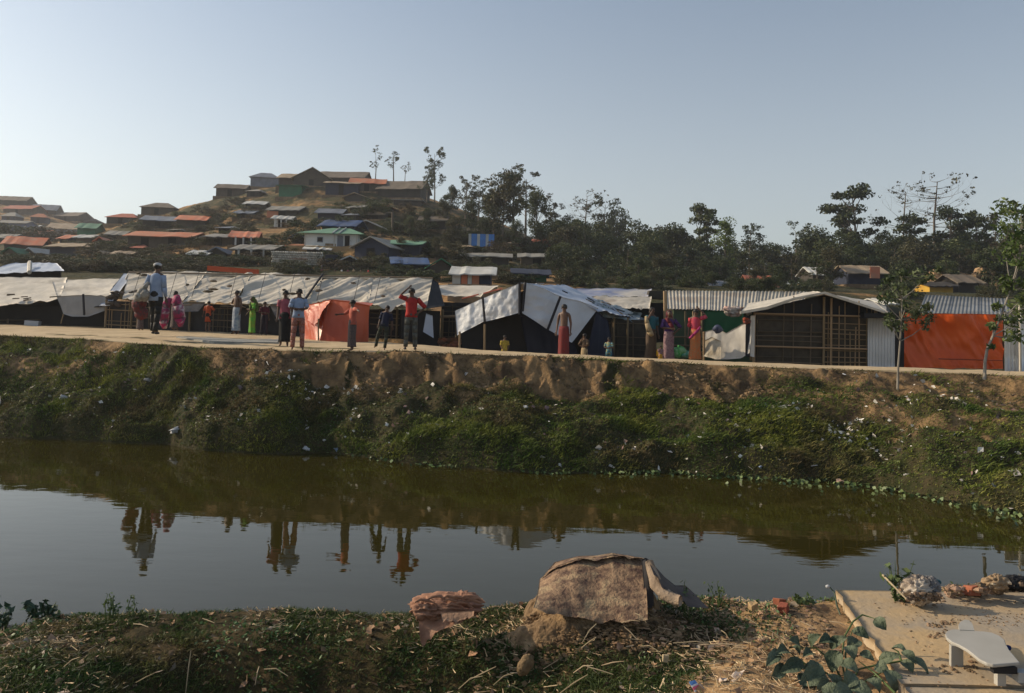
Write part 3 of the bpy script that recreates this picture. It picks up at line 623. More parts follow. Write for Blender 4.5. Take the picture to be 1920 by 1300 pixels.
for i in range(38):
    px=rr.uniform(0,640); by=rr.uniform(492,512); treep('shrub',rr.choice(['olive','brown','dark','olive']),px,by-rr.uniform(7,14),by,'small patch of scrub on the open hillside','scrub patches on the open hillside',2.4,cat='bush')
for i in range(22):
    px=rr.uniform(0,200); by=rr.uniform(405+px*.12,492) ; treep('shrub',rr.choice(['olive','dark','brown']),px,by-rr.uniform(5,10),by,'small bush between the huts of the far left hill','small bushes on the far left hill',2.2,cat='bush')
HRAND=1
p=hit(736,440); o=tag(MB().bar(p-Vector((0,0,.5)),P(736,398,p.y),.14,.10,7).ob('wooden_pole',M_bark),'upright wooden pole standing on the slope','pole')
# ================================================================ HUTS ON THE HILLS
def rm(name,c,c2=None,**k): return mat(name,c,c2,.75,1.2,.35,3,objr=.12,dist=.05,**k)
RC={'grey':rm('grey_sheet_roof',(.26,.25,.22),(.19,.175,.15)),'brown':rm('brown_thatch',(.17,.135,.10),(.11,.09,.065)),'tan':rm('tan_sheet_roof',(.35,.27,.18),(.26,.19,.12)),
 'orange':rm('orange_tarp_roof',(.50,.15,.07),(.42,.21,.13)),'red':rm('red_tarp_roof',(.42,.12,.07),(.30,.11,.07)),'blue':rm('blue_tarp',(.04,.085,.20),(.06,.08,.13)),'bluegrey':rm('blue_grey_sheet',(.17,.19,.23),(.11,.125,.15)),
 'green':rm('green_tarp',(.03,.16,.08),(.02,.10,.055)),'palegreen':rm('pale_green_roof',(.13,.26,.17),(.10,.20,.14)),'pale':rm('pale_tarp',(.50,.50,.47),(.38,.37,.34)),'white':rm('white_panel',(.62,.63,.62),(.52,.53,.53)),
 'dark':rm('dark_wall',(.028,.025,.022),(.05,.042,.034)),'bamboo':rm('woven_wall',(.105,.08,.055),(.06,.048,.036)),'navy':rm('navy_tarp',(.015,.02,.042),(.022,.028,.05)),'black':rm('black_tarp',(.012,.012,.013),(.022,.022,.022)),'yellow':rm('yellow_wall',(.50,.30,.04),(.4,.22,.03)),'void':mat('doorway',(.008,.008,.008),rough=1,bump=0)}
def hill_hut(px0,px1,ytop,ybase,roof,wall,label,style='side',rf=.4,door=1,win=0,yaw=0,group='shelters on the hills',far=None,post=0,cat='shelter'):
    pc=(px0+px1)/2
    if far is None: b0=hit(pc,ybase,47,260)
    else:
        q=P(pc,ybase,far); b0=Vector((q.x,far,q.z))
    NAMED.append((pc,(ytop+ybase)/2,label,'hut'))
    k=b0.y/FPX; Wd=(px1-px0)*k; H=(ybase-ytop)*k; D=min(max(Wd*.8,3.0),5.5); hw=H*(1-rf)
    root=empty('hut',b0,label,cat,group,yaw); 
    wx=Wd/2-.18
    def add(mb,n,m,par=root): return mb.ob(n,m,par,rel=False)
    add(MB().box((-wx-.3,-.5,-3),(wx+.3,D+.3,0)),'earth_plinth',M_earth)
    wl=MB().box((-wx,0,0),(wx,D,hw))
    if style=='gable': wl.prism([(-wx,0.005,hw),(wx,0.005,hw),(0,0.005,H-.05)],(0,D-.01,0))
    add(wl,'wall',RC[wall])
    if post:
        for i in range(post): x=-wx+2*wx*(i+.5)/post; add(MB().box((x-.06,-.45,0),(x+.06,-.33,hw)),'post',RC['pale'])
    for i in range(door):
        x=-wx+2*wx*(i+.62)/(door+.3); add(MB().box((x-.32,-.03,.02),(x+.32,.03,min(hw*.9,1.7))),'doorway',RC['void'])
    for i in range(win):
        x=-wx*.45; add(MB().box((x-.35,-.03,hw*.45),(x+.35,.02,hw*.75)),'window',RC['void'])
    rb=MB(); o=.3; n=9
    if style=='side':   # ridge runs across, slope faces us
        mid=D*.5; th=.06; xs_=[-wx-o+2*(wx+o)*i/n for i in range(n+1)]
        jit=[random.uniform(-.05,.05) for _ in xs_]
        V=[];
        for i,x in enumerate(xs_):
            for (y,z) in ((-o-.15,hw-.08+jit[i]),(mid,H+jit[i]*.7),(D+o,hw-.05)): V+=[(x,y,z),(x,y,z+th)]
        Fs=[]
        for i in range(n):
            a=i*6;c=a+6
            for s_ in (0,2): Fs+=[(a+s_+1,c+s_+1,c+s_+3,a+s_+3),(a+s_,a+s_+2,c+s_+2,c+s_)]
            Fs+=[(a,c,c+1,a+1),(a+4,a+5,c+5,c+4)]
        Fs+=[(0,1,3,2),(2,3,5,4)]; e=n*6; Fs+=[(e,e+2,e+3,e+1),(e+2,e+4,e+5,e+3)]
        rb.add(V,Fs); [add(MB().prism([(x_,0,hw),(x_,D,hw),(x_,mid,H-.04)],(.05,0,0)),'gable',RC[wall]) for x_ in (-wx,wx-.05)]
    elif style=='gable':
        rb.prism([(-wx-o,-o,hw-.1),(0,-o,H),(wx+o,-o,hw-.1),(wx+o,-o,hw-.03),(0,-o,H+.08),(-wx-o,-o,hw-.03)],(0,D+2*o,0))
    elif style=='hip':
        i_=min(Wd*.28,D*.5); V=[(-wx-o,-o,hw),(wx+o,-o,hw),(wx+o,D+o,hw),(-wx-o,D+o,hw),(-wx+i_,D/2,H),(wx-i_,D/2,H)]
        rb.add(V,[(0,1,5,4),(1,2,5),(2,3,4,5),(3,0,4),(3,2,1,0)])
    elif style=='flat':
        rb.prism([(-wx-o,-o-.1,hw-.06),(wx+o,-o-.1,hw-.06),(wx+o,-o-.1,hw+.02),(-wx-o,-o-.1,hw+.02)],(0,D+o,H-hw))
    add(rb,'roof',RC[roof])
    return root
HH=[ # px0,px1,ytop,ybase,roof,wall,label,style,roof part,doors,windows,yaw
 (-12,48,366,386,'brown','dark','brown-roofed hut highest on the far left hill','side',.5,0,0,.1),(2,62,383,403,'red','bamboo','hut with a faded red roof below the top of the far left hill','side',.45,1,0,-.1),
 (-5,48,412,438,'grey','blue','hut with a bright blue wall on the far left hill','side',.25,0,0,.1),(58,104,382,402,'bluegrey','dark','hut with a pale blue-grey roof on the far left skyline','side',.6,0,0,.2),
 (96,150,396,415,'brown','dark','dark brown hut on the descending far left skyline','side',.5,1,0,-.2),(45,70,421,433,'pale','dark','tiny hut with a white roof right of the blue-walled one','side',.5,0,0,0),
 (52,92,430,448,'orange','dark','small hut with a faded orange roof in the middle of the far left hill','side',.6,0,0,.2),(88,146,417,444,'tan','bluegrey','hut with a cream roof and blue-grey wall','side',.45,1,0,.15),
 (143,180,418,442,'palegreen','green','hut with pale roof and dark green wall on the far left hill','side',.45,0,0,.15),(8,76,443,472,'orange','dark','hut with a bright orange ribbed roof at the left edge','side',.55,0,0,.25),
 (86,172,454,482,'tan','navy','long hut with a tan strip roof and dark navy wall','side',.3,0,0,-.1),(150,182,409,425,'dark','dark','small dark hut at the low end of the far left hill','hip',.4,0,0,0),
 (-10,24,438,456,'grey','dark','grey-roofed hut left of the bright orange ribbed roof','side',.5,0,0,0),
 (197,256,398,421,'red','dark','hut with a red hipped roof in the saddle between the hills','hip',.45,1,0,0),(263,326,377,404,'brown','bamboo','hut with a dark hipped roof on the lower left skyline','hip',.45,1,0,.1),
 (265,328,404,430,'bluegrey','dark','hut with a blue-grey roof beside the small orange-roofed one','side',.4,1,0,.1),(330,386,403,430,'orange','bamboo','hut with an orange roof right of the blue-grey roof','side',.4,0,0,.1),
 (236,360,431,466,'orange','bamboo','long hut with an orange roof and two doorways','side',.36,2,0,.05),(343,388,357,380,'brown','dark','small dark hut alone on the left skyline','hip',.4,1,0,0),
 (380,440,437,463,'grey','bamboo','hut with a flat grey roof right of the long orange roof','side',.3,1,0,-.1),(432,482,432,462,'orange','dark','hut with an orange roof on white posts','side',.45,1,0,.2),
 (403,460,343,370,'brown','bamboo','weathered brown hut left of the pale hipped one on the skyline','side',.4,1,0,.1),(468,522,321,352,'bluegrey','bluegrey','hut with a pale blue-grey wall and hipped roof on the skyline','hip',.4,0,0,.15),
 (434,516,457,484,'grey','dark','wide grey-roofed hut with a dark front below the orange roof on posts','side',.4,1,0,-.1),(519,568,346,371,'green','green','hut with a plain dark green front near the hilltop','flat',.1,0,0,-.1),
 (520,592,322,350,'tan','bamboo','tan-roofed hut behind the green-fronted one','side',.45,1,0,0),(548,622,315,350,'tan','bamboo','large hut with a pointed tan roof crowning the hill','gable',.6,1,0,.2),
 (592,684,317,345,'brown','dark','longest brown-roofed hut along the hill crest','side',.6,0,0,-.05),(607,674,338,368,'tan','navy','hut with a dark front and peach-edged roof below the crest','side',.22,1,0,0),
 (655,722,331,360,'orange','bamboo','hut with a faded orange roof and brown wall below the crest','side',.45,1,0,.1),(704,792,334,372,'brown','dark','dark brown hut at the right end of the crest','side',.55,0,0,-.15),
 (500,562,384,410,'grey','dark','grey-roofed hut with an orange sheet at its left','side',.4,1,0,-.1),(510,546,403,428,'pale','white','tiny pale hut with white posts under the orange sheet','side',.35,1,0,.1),
 (592,642,389,414,'bluegrey','navy','hut with a bluish roof half hidden by bushes','side',.45,0,0,0),(598,668,411,440,'blue','navy','hut with a blue tarpaulin roof behind the green-roofed house','side',.5,0,0,-.1),
 (655,737,446,486,'grey','navy','hut with a grey gabled roof right of the green-roofed house','gable',.45,1,0,-.35),(717,792,450,482,'palegreen','navy','hut with a sea-green roof and navy wall','side',.3,0,0,-.1),
 (735,802,482,510,'blue','navy','low hut under a rumpled blue tarpaulin','side',.5,0,0,.2),(800,852,487,515,'green','dark','hut with a bright green tarpaulin roof','gable',.55,0,0,.2),
 (735,792,373,388,'grey','dark','hut with a thin flat grey roof among the slope bushes','flat',.2,1,0,0),(785,838,404,432,'brown','dark','dark hut with a dull roof on the wooded slope','side',.4,1,0,0),
 (865,958,474,502,'grey','dark','long shed with a grey roof left of the red tarpaulin','side',.3,1,0,0),(972,1044,474,502,'grey','bamboo','shed with a pale grey roof beside the red tarpaulin','side',.3,1,0,0),
 (960,1030,508,534,'navy','green','low hut with green and navy sheets behind the tents','side',.4,0,0,0)]
for a in HH:
    hill_hut(*a[:12],post=3 if 'posts' in a[6] else 0)
hr=random.Random(77); RN={'grey':'grey','brown':'brown','tan':'tan','orange':'orange','bluegrey':'blue-grey','pale':'pale','red':'red','green':'green'}; AUTOH=[]
placed=[((a[0]+a[1])/2,(a[2]+a[3])/2,(a[1]-a[0])/2) for a in HH]
def try_hut(x0,x1,y0,y1,w0,w1):
    for k in range(60):
        px=hr.uniform(x0,x1); sky_=np.interp(px,[-20,60,150,185,260,330,400,470,560,650,720,780,860,960,1040],[372,388,414,424,404,391,373,353,336,332,345,362,390,426,450]); py=hr.uniform(max(y0,sky_+16),y1)
        w_=hr.uniform(w0,w1)
        if all(abs(px-q[0])>(q[2]+w_*.42) or abs(py-8-q[1])>15 for q in placed):
            placed.append((px,py-8,w_/2)); col=hr.choice(list(RN)[:6] if hr.random()<.85 else ['red','green']); o=hill_hut(px-w_/2,px+w_/2,py-hr.uniform(15,21),py,col,hr.choice(['dark','bamboo','dark','navy']),'@',hr.choice(['side','side','gable','hip']),hr.uniform(.35,.5),hr.choice([0,1,1]),hr.choice([0,0,1]),hr.uniform(-.35,.35)); AUTOH.append((o,col,px,py-9)); NAMED.pop(); return
for i in range(15): try_hut(455,720,350,500,26,48)
for i in range(7): try_hut(200,460,400,490,24,44)
for i in range(13): try_hut(-5,190,385,490,20,38)
for i in range(4): try_hut(860,1040,430,520,26,46)
def box_obj(name,px0,px1,y0,y1,m,label,cat,Y=None,depth=.3):
    pb=hit((px0+px1)/2,y1) if Y is None else P((px0+px1)/2,y1,Y); k=pb.y/FPX; w_=(px1-px0)*k/2; h=(y1-y0)*k
    o=MB().box((-w_,0,-.4),(w_,depth,h)).ob(name,m); o.location=pb; return tag(o,label,cat)
# green-roofed house
pb=hit(620,467); k=pb.y/FPX; root=empty('house',pb,'white-walled house with a green hipped roof on an earth terrace','house',None,0)
Wd=100*k; hw=27*k; H=44*k; x0,x1=-50*k,50*k; D=5.0
MB().box((x0-1,-1.2,-3),(x1+1.5,D+.5,0)).ob('earth_terrace',mat('cut_earth',(.40,.27,.13),(.28,.18,.09),.95,2,.5),root,rel=False)
MB().box((x0,0,0),(x1,D,hw)).ob('wall',RC['white'],root,rel=False)
MB().add([(x0-.5,-.5,hw-.05),(x1+.6,-.5,hw-.05),(x1+.6,D+.5,hw-.05),(x0-.5,D+.5,hw-.05),(-.5,D/2,H),(.9,D/2,H)],[(0,1,5,4),(1,2,5),(2,3,4,5),(3,0,4),(3,2,1,0)]).ob('roof',RC['palegreen'],root,rel=False)
for a_ in (0.0,.12): MB().bar((.2+a_*4,-.52,hw-.02),(.1+a_*4,D/2-.1,H+.04),.05).ob('ridge_cap',RC['pale'],root,rel=False)
MB().box((12*k,-.04,0),(23*k,.02,hw*.86)).ob('door',RC['bluegrey'],root,rel=False)
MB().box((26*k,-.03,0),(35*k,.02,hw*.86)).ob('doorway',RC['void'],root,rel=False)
f=MB().box((-26*k,-.05,hw*.35),(-15*k,.02,hw*.72)).ob('window',RC['bluegrey'],root,rel=False)
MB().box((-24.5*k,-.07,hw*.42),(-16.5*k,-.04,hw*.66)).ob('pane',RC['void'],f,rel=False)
for x in (x0+.02,5*k,x1-.12): MB().box((x,-.035,0),(x+.1,.0,hw)).ob('post',RC['pale'],root,rel=False)
# white bag wall
b0=hit(512,497);b1=hit(612,505); base=Vector((b0.x,b0.y,b0.z)); bw=MB(); L_=Vector((P(606,505,b0.y).x-P(510,505,b0.y).x,0,0)).x
nrow=9; ncol=30
for r_ in range(nrow):
    for c_ in range(ncol):
        if c_<max(0,(nrow-1-r_)*.0) or (c_<5-r_*-0 and r_==nrow-1 and c_<2) or (c_<8-r_): 
            if r_<4: continue
        x=L_*(c_+.5*(r_%2))/ncol; z=.155*r_-.25; j=random.uniform(-.03,.03)
        bw.ell((x,j+.1-.03*r_,z),(L_/ncol*.54,.16,.095),6,4,.15,random)
o=bw.ob('sandbag_wall',mat('white_bag',(.62,.58,.50),(.48,.44,.38),.85,3,.2,island=.25)); o.location=P(510,502,b0.y-.3)-Vector((0,0,-.05)); tag(o,'retaining wall of stacked white bags below the green-roofed house','wall')
box_obj('water_tank',609,630,478,500,RC['navy'],'dark square tank at the right end of the white bag wall','tank',depth=1)
box_obj('tarpaulin',500,521,396,415,RC['orange'],'bright orange sheet hung on the left side of the grey-roofed hillside hut','tarpaulin',depth=.1)
box_obj('tarpaulin',1022,1048,464,482,RC['red'],'dull red tarpaulin hung between the grey sheds below the wood','tarpaulin',depth=.1)
# striped screen
pb=hit(902,463); k=pb.y/FPX; root=empty('screen',pb,'screen of blue and white striped sheets at the foot of the wood','screen')
for i in range(9):
    xx=(-24+i*5.4)*k; MB().box((xx,0,0),(xx+5.2*k,.06,24*k)).ob('panel',mat('screen_blue',(.06,.22,.55),(.05,.16,.42),.6,2,0) if i%3 else RC['pale'],root,rel=False)
# white/blue-roofed hut with orange panels
root=hill_hut(846,926,499,534,'pale','navy','hut with a white and blue roof and orange panels in its front','side',.45,0,0,0,far=40)
k=40/FPX
for nm,a_,c_,mm in (('panel',-38,-22,RC['pale']),('panel',-21,-9,RC['orange']),('panel',-9,-1,RC['pale']),('panel',-1,13,RC['orange'])):
    MB().box((a_*k,-.09,0),(c_*k-.02,-.03,19*k)).ob(nm,mm,root,rel=False)
# huts glimpsed in the wood on the right
hill_hut(1588,1662,497,534,'tan','navy','hut with a pale roof, orange corner and navy wall before the wood','side',.42,0,0,0,far=62)
box_obj('tarpaulin',1632,1650,500,512,RC['orange'],'orange cloth on the corner of the navy-walled hut before the wood','tarpaulin',Y=60.5,depth=.1)
hill_hut(1738,1792,528,562,'dark','yellow','hut with a bright yellow wall under dark eaves at right','side',.25,0,0,0,far=55)
hill_hut(1792,1840,514,560,'brown','dark','dark hut right of the yellow-walled one','side',.35,0,0,0,far=56)
hill_hut(1330,1372,526,560,'bluegrey','navy','low hut with white bundles on its roof under the light green tree','side',.3,0,0,0,far=60)
hill_hut(1405,1455,516,560,'red','dark','hut with a patched reddish roof at the foot of the wood','side',.5,0,0,0,far=62)
hill_hut(1655,1675,560,590,'pale','bluegrey','small hut with a white edge seen beside the leafy sapling','side',.3,0,0,0,far=40)
hill_hut(1520,1552,500,530,'pale','dark','hut with a scrap of pale roof showing in the dark wood','side',.5,0,0,0,far=66)
# earth cutting behind on the right
b=MB(); q=P(1800,515,60)
V=[];
for i in range(90):
    r=rr.uniform(.2,.7); c=(q.x+rr.uniform(-2.4,2.4),60+rr.uniform(-1,1.5),q.z-2+rr.uniform(0,2.3)*(1-abs(i%9-4)/8)); b.ell(c,(r,r,r*.7),6,4,.3,rr)
tag(b.ob('earth_heap',mat('cut_earth2',(.36,.23,.12),(.25,.16,.09),.95,2,.5)),'heap of brown earth and debris above the yellow-walled hut','heap')
# ================================================================ HUTS BEHIND THE PATH
M_tarp=mat('old_white_tarp',(.56,.51,.43),(.44,.40,.33),.6,1.6,.6,7,c3=(.35,.31,.25),dist=.03,spec=.4)
M_tarpb=mat('blue_grey_tarp',(.42,.47,.56),(.36,.40,.47),.5,2,.4,7,dist=.02,spec=.4)
M_white=mat('white_tarp',(.66,.67,.68),(.58,.60,.63),.5,2,.6,6,c3=(.50,.51,.53),dist=.03,spec=.4)
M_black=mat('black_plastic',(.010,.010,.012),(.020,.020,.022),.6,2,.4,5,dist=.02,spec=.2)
M_navyp=mat('dark_blue_plastic',(.010,.015,.035),(.016,.022,.045),.6,2,.4,5,spec=.2)
M_bam=mat('bamboo',(.27,.19,.10),(.17,.12,.07),.7,3,.2,objr=.35)
M_dbam=mat('dark_bamboo',(.13,.10,.065),(.08,.062,.042),.8,3,.2,objr=.35)
M_weave=mat('bamboo_mat_wall',(.060,.050,.036),(.035,.030,.023),.85,6,.5,40,dist=.01)
M_orange=mat('orange_tarp',(.42,.065,.012),(.31,.042,.008),.42,1.2,.35,5,dist=.02,spec=.4)
M_metal=mat('zinc_sheet',(.46,.48,.50),(.36,.38,.40),.42,2,.1,metal=.35,spec=.5)
M_zincold=mat('weathered_sheet_roof',(.48,.44,.37),(.34,.31,.26),.6,1.6,.3,c3=(.33,.28,.22),metal=.1)
M_green=mat('green_tarp_wall',(.05,.10,.05),(.06,.085,.05),.6,1.5,.4)
M_rope=mat('black_strap',(.012,.012,.018),rough=.7,bump=0)
M_conc=mat('grey_concrete',(.30,.30,.28),(.23,.23,.21),.9,3,.3)
M_cloth=mat('off_white_cloth',(.55,.52,.47),(.46,.43,.38),.8,4,.5,8,dist=.02)
def lattice(par,A,B,h,nh,nv,r=.018,m=None,off=(0,-.03,0),jit=.03,name='bamboo_strip',top=None,seed=0,skip=.12):
    """bamboo strips over the wall from A to B (world feet), each its own part"""
    q=random.Random(seed); A=Vector(A)+Vector(off);B=Vector(B)+Vector(off); m=m or M_dbam
    for i in range(nh):
        if q.random()<skip: continue
        z=h*(i+.5)/nh+q.uniform(-jit,jit); rod(name,A+Vector((0,-.012,z)),B+Vector((0,-.012,z+q.uniform(-jit,jit)*.8)),r*q.uniform(.6,1.1),m,par)
    for i in range(nv):
        if q.random()<skip: continue
        t=(i+.5)/nv+q.uniform(-.3,.3)/nv; p=A.lerp(B,t); zt=h if top is None else top(t)
        rod(name,p,p+Vector((q.uniform(-jit,jit),0,zt*(1 if q.random()<.7 else q.uniform(.6,.95)))),r*q.uniform(.6,1.1),m,par)
def wallbox(par,A,B,h,th,m,name='wall',down=.8):
    A=Vector(A);B=Vector(B); d=(B-A); n=Vector((-d.y,d.x,0)).normalized()*th
    if n.y<0: n=-n
    return MB().prism([A-Vector((0,0,down)),B-Vector((0,0,down)),B+Vector((0,0,h)),A+Vector((0,0,h))],n).ob(name,m,par)
def hutroot(px,py,Y,label,cat='hut',name='hut',group=None): return empty(name,Q(px,py,Y),label,cat,group)
def corr(name,c,m,par,n=14,amp=.018,th=.006,along=0,nl=4):
    """corrugated sheet over corners [bl,br,tr,tl]; ribs run from bottom edge to top edge"""
    a,b_,cc,d=[np.array(p,float) for p in c]; nx=n*6+1; u=np.linspace(0,1,nx)[None,:,None]; v=np.linspace(0,1,nl)[:,None,None]
    S=(a*(1-u)+b_*u)*(1-v)+(d*(1-u)+cc*u)*v; nr=np.cross(b_-a,d-a); nr/=np.linalg.norm(nr)
    S=S+(amp*np.sin(2*PI*n*u[...,0])+0*v[...,0])[...,None]*nr
    return ob(name,grid_mesh(name,S[...,0],S[...,1],S[...,2],True,tuple(-nr*th)),m,par)
G1=1.87; S=1.0
def Q(px,py,Y): return P(px,py,Y*S)

# --- left hut with the long dusty roof
S=1.16
r=hutroot(95,615,22.5,'low hut at the left edge with a broad dusty tarpaulin roof and black open front')
sheet('roof_sheet',[Q(-160,584,21.3),Q(112,561,21.6),Q(126,520,25),Q(-140,517,25)],M_tarp,r,44,24,.05,(1.2,3),.2,.05,3,hem=.1)
sheet('roof_sheet',[Q(108,560,21.55),Q(206,553,21.5),Q(234,523,24.6),Q(96,523,24.8)],M_tarp,r,30,24,.05,(1.5,3),.2,.04,5,hem=.1)
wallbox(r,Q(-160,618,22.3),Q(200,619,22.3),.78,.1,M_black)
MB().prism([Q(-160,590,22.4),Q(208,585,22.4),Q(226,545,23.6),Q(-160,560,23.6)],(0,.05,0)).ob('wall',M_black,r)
poly_sheet('flap',([Q(106,556,21.4),Q(135,554,21.4),Q(165,553,21.4),Q(198,556,21.4)],[Q(119,589,21.35),Q(135,594,21.3),Q(165,594,21.3),Q(196,583,21.3)]),mat('grey_flap',(.30,.29,.28),(.24,.235,.23),.7,3,.4),r,(0,-1,0),.02,4)
rod('strap',Q(156,552,21.25),Q(158,591,21.15),.035,M_rope,r)
rod('rope',Q(119,589,21.3),Q(114,607,21.3),.015,M_bam,r)
sheet('roof_strip',[Q(186,572,21.2),Q(206,572,21.2),Q(248,513,23.6),Q(232,512,23.6)],M_tarpb,r,8,20,.03,(2,2),0,0,8)
sheet('black_strip',[Q(176,575,21.3),Q(190,574,21.25),Q(232,524,23.4),Q(218,530,23.4)],M_black,r,8,20,.03,(2,2),0,0,9)
rod('rail',Q(-20,601,22.2),Q(76,600,22.2),.02,M_dbam,r); rod('post',Q(14,612,22.1),Q(15,598,22.1),.03,M_dbam,r)
for i in range(9):
    x=random.uniform(-10,110); y=random.uniform(548,566); rod('stick',Q(x,y,21.6),Q(x+random.uniform(8,22),y+random.uniform(-3,1),21.8),.018,M_dbam,r)
o=MB().box((-.20,-.12,0),(.20,.12,.27)).ob('crate',mat('pale_crate',(.45,.46,.48),(.38,.39,.41),.6,3,.1)); o.location=Q(60,618,21.6); o.rotation_euler=(0,.06,.2); tag(o,'pale grey box standing at the open front of the leftmost hut','box')
S=1
# hut behind with pale tarp, left
r=hutroot(50,512,34,'pale bluish tarpaulin roof showing above the leftmost hut')
sheet('roof_sheet',[Q(-60,516,33),Q(120,506,33),Q(106,493,36),Q(30,492,36)],M_tarpb,r,24,12,.05); rod('ridge_strip',Q(56,492,34.5),Q(55,511,32.8),.09,M_tarp,r)
wallbox(r,Q(-60,530,34),Q(112,528,34),.5,.1,M_black)
S=1.18
# --- long white-roofed hut
r=hutroot(520,625,20.5,'longest hut, with a rippled white tarpaulin roof behind the row of standing people')
rt=[Q(240,512,22.2),Q(388,509,22.0),Q(474,511,21.7),Q(606,516,21.2),Q(700,519,20.9),Q(811,523,20.6)]
eb=[Q(228,561,20.3),Q(342,566,20.2),Q(440,566,20.0),Q(568,568,19.7),Q(690,572,19.3),Q(800,575,19.0)]
for i in range(5): 
    sheet('roof_sheet',[eb[i],eb[i+1]+Vector((.0,0,0)),rt[i+1],rt[i]],M_tarp,r,70,40,.09 if i<3 else .13,(1.9,.7),-.9,.05,20+i,hem=.12)
rod('black_gap',eb[3]+Vector((.02,-.05,.03)),rt[3]+Vector((0,-.05,.03)),.035,M_rope,r)
rod('ridge_pole',rt[0]+Vector((0,.03,.02)),rt[5]+Vector((.0,.03,.02)),.03,M_dbam,r)
back=[Q(x,570,25) for x in (215,800)]
MB().prism([rt[0],rt[5],Vector((back[1].x,28.5,2.9)),Vector((back[0].x,29.5,2.9))],(0,0,-.03)).ob('rear_roof',M_tarp,r)
A=Q(200,620,21.0);B=Q(822,655,19.6); A.z=G1-.1;B.z=G1-.15
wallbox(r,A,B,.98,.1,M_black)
for a_,c_,nh,nv,mm in ((200,262,6,8,M_bam),(268,300,3,3,M_dbam),(395,450,5,7,M_dbam),(700,752,6,6,M_dbam)):
    t0=(a_-200)/622;t1=(c_-200)/622; lattice(r,A.lerp(B,t0),A.lerp(B,t1),.95,nh,nv,.016,mm,seed=a_)
for a_ in (199,250,364,508,690,748,802):
    p=A.lerp(B,(a_-200)/622)+Vector((0,-.08,0)); rod('post',p,p+Vector((0,.02,1.02)),.035,M_bam,r)
for i in range(26):   # sticks and rags tucked under the eave
    t=random.uniform(0,1); p=eb[0].lerp(eb[5],t)+Vector((0,random.uniform(.0,.2),-random.uniform(.03,.16))); rod('stick',p,p+Vector((random.uniform(.2,.5),random.uniform(-.1,.1),random.uniform(-.06,.06))),.014,M_dbam,r)
sheet('gable_sheet',[Q(800,578,18.95),Q(834,574,19.4),Q(822,530,20.5),Q(811,523,20.55)],M_black,r,8,14,.02)
sheet('eave_flap',[Q(520,600,19.75),Q(545,598,19.7),Q(560,570,19.7),Q(505,571,19.75)],mat('rag',(.20,.20,.21),(.10,.10,.11),.8,5,.5,c3=(.4,.38,.33)),r,14,10,.04,(4,4),0,0,3)
sheet('eave_flap',[Q(345,585,20.1),Q(372,584,20.1),Q(385,568,20.1),Q(335,568,20.1)],MATS['rag'],r,12,8,.04,(4,4),0,0,5)
def rags(px0,px1,py0,py1,Y,n,label,cols,seed):
    q=random.Random(seed); b=MB()
    for i in range(n):
        p=Q(q.uniform(px0,px1),q.uniform(py0,py1),Y); s_=q.uniform(.04,.11); b.ell(p,(s_*1.5,s_*.7,s_*.7),7,5,.35,q)
    return b
o=rags(205,262,545,575,20.9,26,'',0,4).ob('brushwood',mat('brushwood',(.07,.055,.045),(.03,.025,.02),.9,8,.5,island=.6),kind='stuff'); tag(o,'dark tangle of sticks and plastic where the two left roofs meet','brushwood')
S=1.1
for i in range(9):
    t=.06+.1*i+random.uniform(-.02,.02); e0=eb[0].lerp(eb[5],t); f0=rt[0].lerp(rt[5],t); rod('rope',e0+Vector((0,-.12,.10)),f0+Vector((0,0,.09)),.009,M_rope,r)
for i in range(16):
    t=random.uniform(.03,.97); u=random.uniform(.1,.9); p=eb[0].lerp(eb[5],t).lerp(rt[0].lerp(rt[5],t),u)+Vector((0,-.03,.09)); MB().ell(tuple(p),(random.uniform(.06,.16),.07,.035),7,5,.3,random).ob('roof_weight',M_dbam,r)
# gutters of orange scraps behind the ridge
o=MB().box((-.85,0,0),(.85,.06,.16)).ob('orange_sheet',M_orange); o.location=Q(436,511,24); o.rotation_euler=(0,.05,0); tag(o,'strip of orange sheet showing behind the white ridge','sheet')
# grey platform
q=[Q(352,624,20.2),Q(400,640,17.6)]
zt=1.84; pl=[onz(352,625,zt),onz(505,627,zt),onz(524,634,zt),onz(520,642,zt-.02),onz(400,640,zt-.02),onz(330,632,zt)]
tag(MB().prism([(p.x,p.y,p.z) for p in pl],(0,0,-.14)).ob('platform',M_conc),'low grey concrete slab on the path in front of the seated and standing people','platform')
S=1.19
# --- orange shelter in the middle
r=hutroot(628,655,17.6,'small bright orange tarpaulin shelter in the middle of the row',cat='tent',name='tent')
za=1.86
pt=Q(618,562,17.7); 
FL=Q(566,640,18.0);FLb=Q(566,640,18.0); top0=Q(566,585,18.05); 
sheet('side_sheet',[Q(562,641,18.3),Q(597,647,17.35),Q(618,562,17.7),Q(566,574,18.4)],M_orange,r,26,26,.05,(3.5,1.2),.9,0,4)
sheet('front_sheet',[Q(597,647,17.35),Q(660,658,17.25),Q(662,566,17.5),Q(618,561,17.7)],M_orange,r,28,26,.02,(2.0,1.6),.3,0,8)
sheet('front_sheet',[Q(657,659,17.3),Q(691,657,17.8),Q(694,573,17.9),Q(659,566,17.55)],M_orange,r,16,22,.025,(3,2),0,0,12)
sheet('side_fold',[Q(574,600,17.9),Q(588,612,17.3),Q(619,562,17.62),Q(580,576,18.2)],M_orange,r,16,18,.05,(5,2),1.2,0,14)
sheet('roof_sheet',[Q(618,562,17.66),Q(694,573,17.9),Q(700,569,19),Q(625,561,19)],M_orange,r,16,8,.02)
rod('post',Q(597,649,17.3),Q(597,598,17.36),.022,M_bam,r)
S=1.14
